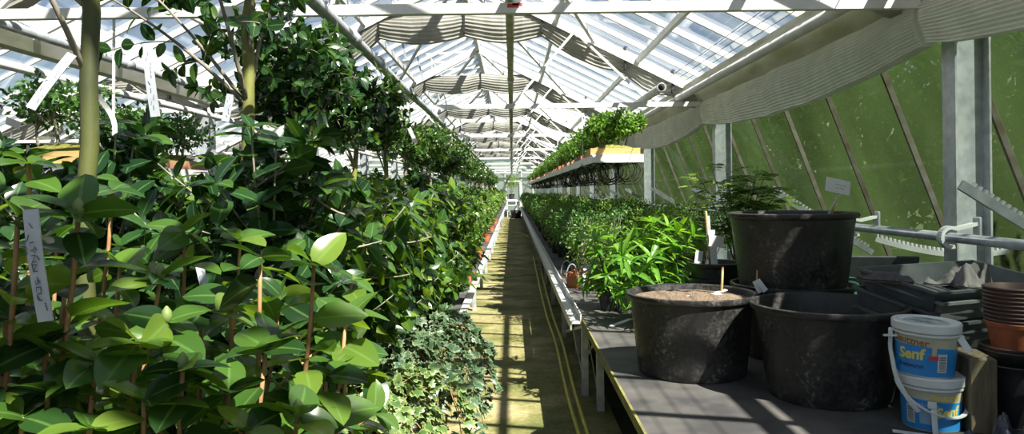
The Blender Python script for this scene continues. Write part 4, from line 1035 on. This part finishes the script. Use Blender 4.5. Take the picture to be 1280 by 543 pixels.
# hanging labels at the left
flat_tag('plant_label', 'white paper strip hanging slantwise left of the nearest green trunk', P(90, 68, 1.55), P(38, 136, 1.5), .021, m='ruler', curl=.004)
flat_tag('plant_label', 'white strip hanging upright between the two nearest green trunks', P(184, 54, 1.75), P(194, 146, 1.75), .023, m='ruler', curl=.006)
flat_tag('plant_label', 'thin curved white strip right of the nearest green trunk', P(111, 108, 1.66), P(143, 168, 1.62), .011, m='card', writing=False, curl=-.03)
flat_tag('plant_label', 'short white strip hanging just left of the second bright trunk', P(288, 118, 2.6), P(281, 152, 2.6), .028, m='ruler')
flat_tag('plant_label', 'white strip hanging under the dark crown of the grey-trunked tree', P(402, 138, 3.5), P(409, 168, 3.45), .03, m='card', writing=False, curl=.01)
flat_tag('plant_label', 'small white strip hanging right of the fourth standard trunk', P(511, 160, 6.6), P(520, 180, 6.5), .03, m='card', writing=False)
t = flat_tag('plant_label', 'long handwritten white label upright among the leaves near the left edge', P(38, 262, .90), P(57, 402, .90), .019, m='ruler', curl=.003)
for s, f, sz in (('LYNN', .42, .015), ('SLU', .72, .017), ('76', .36, .012)):
    vs, fs = text_mesh(s, sz); a = P(38, 262, .90); b = P(57, 402, .90); u = (b - a).normalized(); c = a.lerp(b, f); side = u.cross(Vector((0, -1, 0))).normalized(); nn = side.cross(u).normalized(); nn = nn if nn.y < 0 else -nn
    off = -.005 if s == '76' else .003; g = G(); g.add([c + u * x + (-side if side.x < 0 else side) * (y * .55 + off - .006) + nn * (.0035 + .003 * math.sin(PI * f)) for x, y, _ in vs], fs); o = g.build('handwriting', M['ink'], t)
flat_tag('plant_label', 'bluish white label deep in the shade among the left camellias', P(249, 332, 1.75), P(261, 384, 1.72), .020, m='ruler')
t = thing('label_card', 'small white card standing in the left bonsai box', 'plant label', P(16, 154, 4.0)); g = G(); g.box((0, 0, 0), (.085, .003, .045), Euler((.3, math.radians(22), 0))); g.build('card', M['card'], t); g = G(); g.tube([(-.01, .004, -.02), (-.03, .01, -.19)], .004, 6); g.build('wire_stake', M['alu'], t)

# ------------------------------------------------------------------ bonsai on the hanging shelves
def bonsai(label, loc, seed, w, d, h, box, nclump, leaf=.03, nleaf=150, group=None, name='bonsai_tree', ntr=5, leafm='bonsai', rad=.15):
    r = random.Random(seed); t = thing(name, label, 'bonsai', loc, 0, group)
    b = G(); bh = .085; th = .012
    b.box((0, -d / 2 + th / 2, bh / 2), (w, th, bh)); b.box((0, d / 2 - th / 2, bh / 2), (w, th, bh)); b.box((-w / 2 + th / 2, 0, bh / 2), (th, d - 2 * th, bh)); b.box((w / 2 - th / 2, 0, bh / 2), (th, d - 2 * th, bh)); b.box((0, 0, .006), (w - 2 * th, d - 2 * th, .012))
    b.box((-w * .32, 0, -.006), (w * .12, d * .8, .012)); b.box((w * .32, 0, -.006), (w * .12, d * .8, .012)); b.build('bonsai_tray', M[box], t)
    ms = G(); n = 14; vs = []
    for i in range(n + 1):
        for j in range(n + 1):
            u, v = i / n * 2 - 1, j / n * 2 - 1; vs.append((u * (w / 2 - th), v * (d / 2 - th), bh - .012 + .07 * max(0, 1 - u * u) * max(0, 1 - v * v) + r.uniform(-.004, .004)))
    ms.add(vs, [(i * (n + 1) + j, (i + 1) * (n + 1) + j, (i + 1) * (n + 1) + j + 1, i * (n + 1) + j + 1) for i in range(n) for j in range(n)]); ms.build('moss_mound', M['moss'], t, True)
    tr = G(); fr = []
    for k in range(ntr):
        x = (k + .5) / ntr * w * .8 - w * .4; base = Vector((x * .75, r.uniform(-.05, .05), bh + .02)); top = Vector((x * 1.1, r.uniform(-.08, .08), h * r.uniform(.6, .75)))
        tr.tube(bez(base, base.lerp(top, .5) + rv(r, .02), top, 6), [.012, .011, .010, .009, .008, .006, .004], 6)
        for j in range(nclump):
            c = top + Vector((r.uniform(-.11, .11), r.uniform(-.12, .12), r.uniform(-.06, .10) * h / .45)); blob_leaves(r, c, (rad * .75, rad * .75, rad * .55), nleaf, leaf, fr, .4); tr.tube([top - Vector((0, 0, .08)), c], [.005, .002], 4)
    tr.build('trunk', M['bark_grey'], t, True); leaves_obj('foliage', TPL_LOW, fr, M[leafm], t); return t
bonsai('largest bonsai in a pale wooden box, at the near end of the right hanging shelf', (1.17, 8.32, SZ + .012), 1, .56, .42, .54, 'woodbox', 4, .05, 150, ntr=5)
b2 = bonsai('second bonsai on the right hanging shelf, in a small brown box', (1.14, 9.1, SZ + .012), 2, .40, .36, .46, 'claybox', 4, .05, 140, ntr=3)
b3 = bonsai('third bonsai on the right hanging shelf, in a terracotta tray', (1.14, 9.85, SZ + .012), 3, .42, .36, .40, 'terra', 4, .05, 140, ntr=3)
b4 = bonsai('fourth bonsai on the right hanging shelf, bright green', (1.14, 10.6, SZ + .012), 4, .38, .34, .50, 'claybox', 4, .05, 140, ntr=3)
y = 11.35; r = random.Random(4)
while y < 38.5:
    dup(r.choice([b2, b3, b4]), (1.14 + r.uniform(-.03, .03), y, SZ + .012), r.choice([0, PI]), 'small bonsai beyond the first four in the row on the right hanging shelf', 'far bonsai on the right shelf', (1, 1, r.uniform(.8, 1.0))); y += .72
bonsai('bonsai in a long wooden box behind the nearest green trunk, on the left shelf', (-2.68, 4.35, 1.76 + .012), 5, .60, .42, .50, 'woodbox', 4, .042, 90, ntr=4, leafm='azalea')
b = bonsai('dark clump bonsai right beside the nearest green trunk, on the left shelf', (-2.72, 5.1, 1.76 + .012), 6, .42, .38, .46, 'claybox', 4, .042, 90, ntr=4, leafm='azalea')
dup(b, (-2.72, 5.75, 1.76 + .012), PI, 'dark clump bonsai at the back of the left hanging shelf')
# wire loops hung below the right shelf
lp = thing('wire_coil', 'black wire coil hanging under the near end of the right hanging shelf', 'wire coil', (1.28, 8.2, SZ - .02))
for k in range(3):
    R_ = .118 + .014 * k; g = G(); g.tube([Vector((math.sin(a) * R_ + .02 * k, .03 * k + .01 * math.sin(2 * a), -R_ + math.cos(a) * R_)) for a in np.linspace(0, 2 * PI, 25)], .0042, 6); g.build('wire_loop', M['rubber'], lp, True)
dup(lp, (1.12, 8.28, SZ - .02), .5, 'black wire coil second under the near shelf end, left of the first'); dup(lp, (1.36, 8.5, SZ - .02), -.3, 'black wire coil tucked close behind the near shelf end')
r = random.Random(12)
for k in range(66):
    dup(lp, (r.uniform(.96, 1.40), 8.6 + k * .22 + k * k * .0037, SZ - .02), r.uniform(-.6, .6), 'black wire coil among the many under the far part of the right hanging shelf', 'far wire coils')

# ------------------------------------------------------------------ plants of the right bench
def lance(label, x, y, h, seed, n=7, group=None):
    n = int(n * 1.1); r = random.Random(seed); t = thing('lance_leaf_plant', label, 'plant', (x, y, BZ), 0, group); pot(.11, .085, .16, .02, M['dark'], 'pot', t, .14, 18)
    st = G(); fr = []
    for k in range(n):
        a = 6.28 * k / n + r.uniform(-.3, .3); q = r.uniform(.06, .34); tip = Vector((q * math.cos(a), q * math.sin(a), h * r.uniform(.75, 1.05))); path = bez(Vector((.03 * math.cos(a), .03 * math.sin(a), .13)), Vector((tip.x * .4, tip.y * .4, h * .6)), tip, 9)
        st.tube(path, [.006 * (1 - .07 * i) for i in range(10)], 6); dress(path, r, fr, .030, .20, .06, (.25, .75), .2, 6, .25)
    for k in range(6):
        a = 6.28 * k / 6 + .3; path = bez(Vector((.04 * math.cos(a), .04 * math.sin(a), .13)), Vector((.12 * math.cos(a), .12 * math.sin(a), .30)), Vector((.24 * math.cos(a), .24 * math.sin(a), r.uniform(.18, .34))), 6); st.tube(path, .004, 5); dress(path, r, fr, .03, .17, .2, (.1, .6), .3, 5, .5)
    st.build('stems', M['bark_green'], t, True); leaves_obj('foliage', TPL_LILY, fr, M['lily'], t); return t
lance('tallest lance-leaved bright green plant, directly behind the front left tub', .98, 5.15, .66, 1, 8)
lance('bright lance-leaved plant at the table edge, leftmost of the three', .80, 5.9, .66, 2, 8)
lance('bright lance-leaved plant between the leftmost one and the label bunch', 1.24, 6.0, .72, 3, 8)
def dome(label, x, y, rad, h, seed, leafm, leaf=.03, n=1500, group=None, name='azalea_bush'):
    r = random.Random(seed); t = thing(name, label, 'shrub', (x, y, BZ), 0, group); pot(.12, .095, .17, .02, M['dark'], 'pot', t, .15, 18)
    st = G(); fr = []
    for k in range(14):
        a = r.uniform(0, 6.28); q = r.uniform(.1, .8) * rad; st.tube(bez(Vector((0, 0, .14)), Vector((q * .3 * math.cos(a), q * .3 * math.sin(a), .25)), Vector((q * math.cos(a), q * math.sin(a), h - .12)), 5), [.007, .006, .005, .004, .003, .002], 5)
    for k in range(9): 
        a = k * 6.28 / 8; q = rad * .55 if k < 8 else 0; blob_leaves(r, (q * math.cos(a), q * math.sin(a), h - .22 + (.05 if k == 8 else r.uniform(-.05, .03))), (rad * .52, rad * .52, .22), n // 9, leaf, fr, .5)
    st.build('stems', M['bark_grey'], t, True); leaves_obj('foliage', TPL_LOW, fr, M[leafm], t); return t
d1 = dome('dark round azalea at the bench rim, nearest behind the clay bowl', .78, 8.2, .32, .80, 1, 'azalea', .036, 1500)
d2 = dome('light green rounded shrub between the azalea and the lance-leaved plants', .86, 7.05, .32, .66, 2, 'azalea_light', .040, 900)
d3 = dome('pale rounded dome shrub under the vent racks, behind the lance-leaved plants', 1.52, 7.7, .32, .80, 3, 'azalea_light', .034, 1500)
dome('dark dome shrub right of the pale dome, under the vent racks', 2.05, 7.5, .32, .78, 4, 'azalea', .036, 1400)
dome('dark rounded shrub behind the lance-leaved plants, left of the pale dome', 1.2, 8.6, .32, .80, 5, 'azalea', .036, 1400)
r = random.Random(77); y = 8.9; k = 0
while y < 42.5:
    for x in (.76, 1.24, 1.75, 2.2) if y < 16 else (.76, 1.24, 1.8):
        if y < 9.2 and x == 1.24: continue
        dup(r.choice([d1, d1, d1, d2, d3]), (x + r.uniform(-.05, .05), y + r.uniform(-.08, .08), BZ), r.uniform(0, 6.28), 'rounded leafy shrub in the long far rows of the right bench', 'far shrubs on the right bench', r.uniform(.85, 1.08))
    y += .58 if y < 16 else .8
# feathery shrub by the wall
r = random.Random(6); t = thing('feathery_shrub', 'airy shrub with feathery leaves behind the raised tub', 'shrub', (1.88, 6.0, BZ)); pot(.16, .12, .26, .025, M['dark'], 'pot', t, .23, 20)
st = G(); fr = []
for k in range(15):
    a = r.uniform(0, 6.28); q = r.uniform(.1, .45); tip = Vector((q * math.cos(a), q * math.sin(a), r.uniform(.75, 1.20))); path = bez(Vector((0, 0, .22)), Vector((tip.x * .3, tip.y * .3, .7)), tip, 8); st.tube(path, [.008 * (1 - .09 * i) for i in range(9)], 5)
    for j in range(9):
        i = r.randint(3, 7); p = path[i].lerp(path[i + 1], r.random()); b = r.uniform(0, 6.28); e = p + Vector((math.cos(b) * .18, math.sin(b) * .18, r.uniform(-.04, .09))); w = bez(p, p.lerp(e, .5) + Vector((0, 0, .03)), e, 6); st.tube(w, .0022, 4)
        sd = (e - p).cross(Vector((0, 0, 1))).normalized()
        for i in range(1, 7):
            for s in (-1, 1): fr.append((w[i], sd * s + (e - p).normalized() * .6 - Vector((0, 0, .15)), Vector((0, 0, 1)) + rv(r, .25), .078))
st.build('stems', M['bark_green'], t, True); leaves_obj('foliage', TPL_PIN, fr, M['azalea_light'], t)
# clay bowl filled with broken terracotta at the bench rim
t = thing('clay_bowl', 'terracotta bowl filled with small clay rings at the bench rim, before the lance-leaved plants', 'pot', (.655, 7.30, BZ))
g = G(); g.lathe([(0, 0), (.09, 0), (.135, .11), (.14, .135), (.128, .135), (.12, .11), (.08, .015), (0, .015)], 28); autosmooth(g.build('bowl_body', M['terra'], t)); G().disc(.121, .10, 28).build('soil', M['soil'], t)
r = random.Random(4); g = G()
for k in range(60):
    a = r.uniform(0, 6.28); q = .105 * math.sqrt(r.random()); c = Vector((q * math.cos(a), q * math.sin(a), .115 + .05 * (1 - q / .105) + r.uniform(-.01, .02))); g.box(c, (.04, .026, .016), Euler((r.uniform(-1, 1), r.uniform(-1, 1), r.uniform(0, 6))), bev=.004)
o = g.build('clay_pieces', M['terra'], t); o['kind'] = 'stuff'
flat_tag('plant_label', 'grey bent label strip beside the clay bowl', P(731, 336, 6.9), P(727, 362, 6.85), .03, m='ruler', writing=False, curl=.02)
for k, (px, py, Y) in enumerate(((715, 362, 7.05), (708, 352, 7.4))):
    p = P(px, py, Y); g = G(); g.tube([Vector((p.x - .06, Y, BZ + .10)) + Vector((.06 - .06 * math.cos(a), 0, .16 * math.sin(a))) for a in np.linspace(0, PI, 12)], .006, 6); tag(g.build('wire_hoop', M['grey'], None, True), ['grey wire hoop arching in front of the clay bowl', 'grey wire hoop arching just behind the clay bowl'][k], 'wire hoop')
# far end of the aisle
q = dup(d3, (-.02, 43.6, 1.05), 0, 'little leafy tree at the far end of the aisle, before the end door', None, (1.5, 1.5, 1.9))
g = G()
for x in (-.28, .24):
    for yy in (43.2, 44.0): g.box((x, yy, .5), (.04, .04, 1.0))
for z in (.35, .7, 1.03): g.box((-.02, 43.6, z), (.6, .9, .04))
tag(g.build('white_stand', M['white']), 'white metal stand at the end of the aisle', 'stand')
g = G(); g.lathe([(0, 0), (.26, 0), (.32, .45), (.30, .45), (.25, .03), (0, .03)], 28); o = tag(g.build('black_tub', M['tub'], None, True), 'black tub on the floor at the far end of the aisle', 'tub'); o.location = (.22, 41.2, 0)

# ------------------------------------------------------------------ garden outside
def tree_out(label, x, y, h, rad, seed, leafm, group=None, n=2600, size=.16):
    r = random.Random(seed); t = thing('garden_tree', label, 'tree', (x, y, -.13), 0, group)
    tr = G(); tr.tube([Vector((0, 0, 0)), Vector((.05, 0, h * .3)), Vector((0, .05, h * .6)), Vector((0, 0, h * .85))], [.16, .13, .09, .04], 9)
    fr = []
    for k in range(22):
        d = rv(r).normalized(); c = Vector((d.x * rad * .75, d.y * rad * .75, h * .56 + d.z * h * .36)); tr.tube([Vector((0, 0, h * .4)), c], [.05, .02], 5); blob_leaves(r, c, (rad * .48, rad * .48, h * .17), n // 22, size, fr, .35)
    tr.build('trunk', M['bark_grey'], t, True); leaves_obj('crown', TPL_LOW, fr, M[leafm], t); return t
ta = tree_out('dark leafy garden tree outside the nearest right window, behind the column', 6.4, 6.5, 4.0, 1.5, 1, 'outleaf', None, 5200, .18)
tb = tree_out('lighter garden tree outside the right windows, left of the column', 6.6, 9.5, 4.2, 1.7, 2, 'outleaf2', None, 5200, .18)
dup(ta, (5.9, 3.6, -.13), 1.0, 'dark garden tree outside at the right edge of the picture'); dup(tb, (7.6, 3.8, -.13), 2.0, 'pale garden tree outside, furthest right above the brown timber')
r = random.Random(15)
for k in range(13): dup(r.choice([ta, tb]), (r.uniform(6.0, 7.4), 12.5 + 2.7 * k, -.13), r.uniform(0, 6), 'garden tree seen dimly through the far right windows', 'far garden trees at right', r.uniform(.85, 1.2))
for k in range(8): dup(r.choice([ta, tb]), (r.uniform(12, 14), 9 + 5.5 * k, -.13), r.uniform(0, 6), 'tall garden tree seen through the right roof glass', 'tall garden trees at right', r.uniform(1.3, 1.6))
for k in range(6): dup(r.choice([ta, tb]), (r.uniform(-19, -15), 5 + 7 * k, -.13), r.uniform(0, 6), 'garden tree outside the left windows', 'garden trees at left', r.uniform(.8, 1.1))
g = G()
for z in (.7, 1.15, 1.6): g.box((4.6, 3.6, z), (.06, 5.2, .16))
for y in (1.3, 3.6, 5.9): g.box((4.68, y, .85), (.10, .10, 1.9))
tag(g.build('timber_fence', M['outwood']), 'brown timber fence outside the nearest right window', 'fence')

# ------------------------------------------------------------------ light, sky, camera
sc = bpy.context.scene
w = bpy.data.worlds.new('sky'); sc.world = w; w.use_nodes = True; nt = w.node_tree; nt.nodes.clear()
out = nt.nodes.new('ShaderNodeOutputWorld'); bg = nt.nodes.new('ShaderNodeBackground'); sky = nt.nodes.new('ShaderNodeTexSky')
sky.sky_type = 'NISHITA'; sky.sun_disc = False; SD = Vector((.49, -.60, .92)).normalized()
sky.sun_elevation = math.asin(SD.z); sky.sun_rotation = math.atan2(SD.x, SD.y); sky.air_density = 1.0; sky.dust_density = 1.0; sky.ozone_density = 1.5
bg.inputs[1].default_value = .09; nt.links.new(sky.outputs[0], bg.inputs[0]); nt.links.new(bg.outputs[0], out.inputs[0])
sl = bpy.data.lights.new('sun', 'SUN'); sl.energy = 14.5; sl.angle = math.radians(.6); sl.color = (1, .95, .86)
so = bpy.data.objects.new('sun', sl); COL.objects.link(so); so.rotation_euler = (-SD).to_track_quat('-Z', 'Y').to_euler()
cam = bpy.data.cameras.new('camera'); cam.sensor_width = 36; cam.lens = 36 * F / 1280; cam.shift_y = -(271.5 - HY) / 1280; cam.clip_start = .05; cam.clip_end = 300
co = bpy.data.objects.new('camera', cam); COL.objects.link(co)
co.matrix_world = Matrix.Translation((0, 0, CZ)) @ Matrix.Rotation(math.radians(90), 4, 'X') @ Matrix.Rotation(-ROLL, 4, 'Z')
sc.camera = co
sc.view_settings.view_transform = 'Standard'; sc.view_settings.look = 'None'; sc.view_settings.exposure = 0.25; sc.view_settings.gamma = 1; sc.view_settings.use_curve_mapping = False
sc.cycles.transparent_max_bounces = 40; sc.cycles.max_bounces = 8
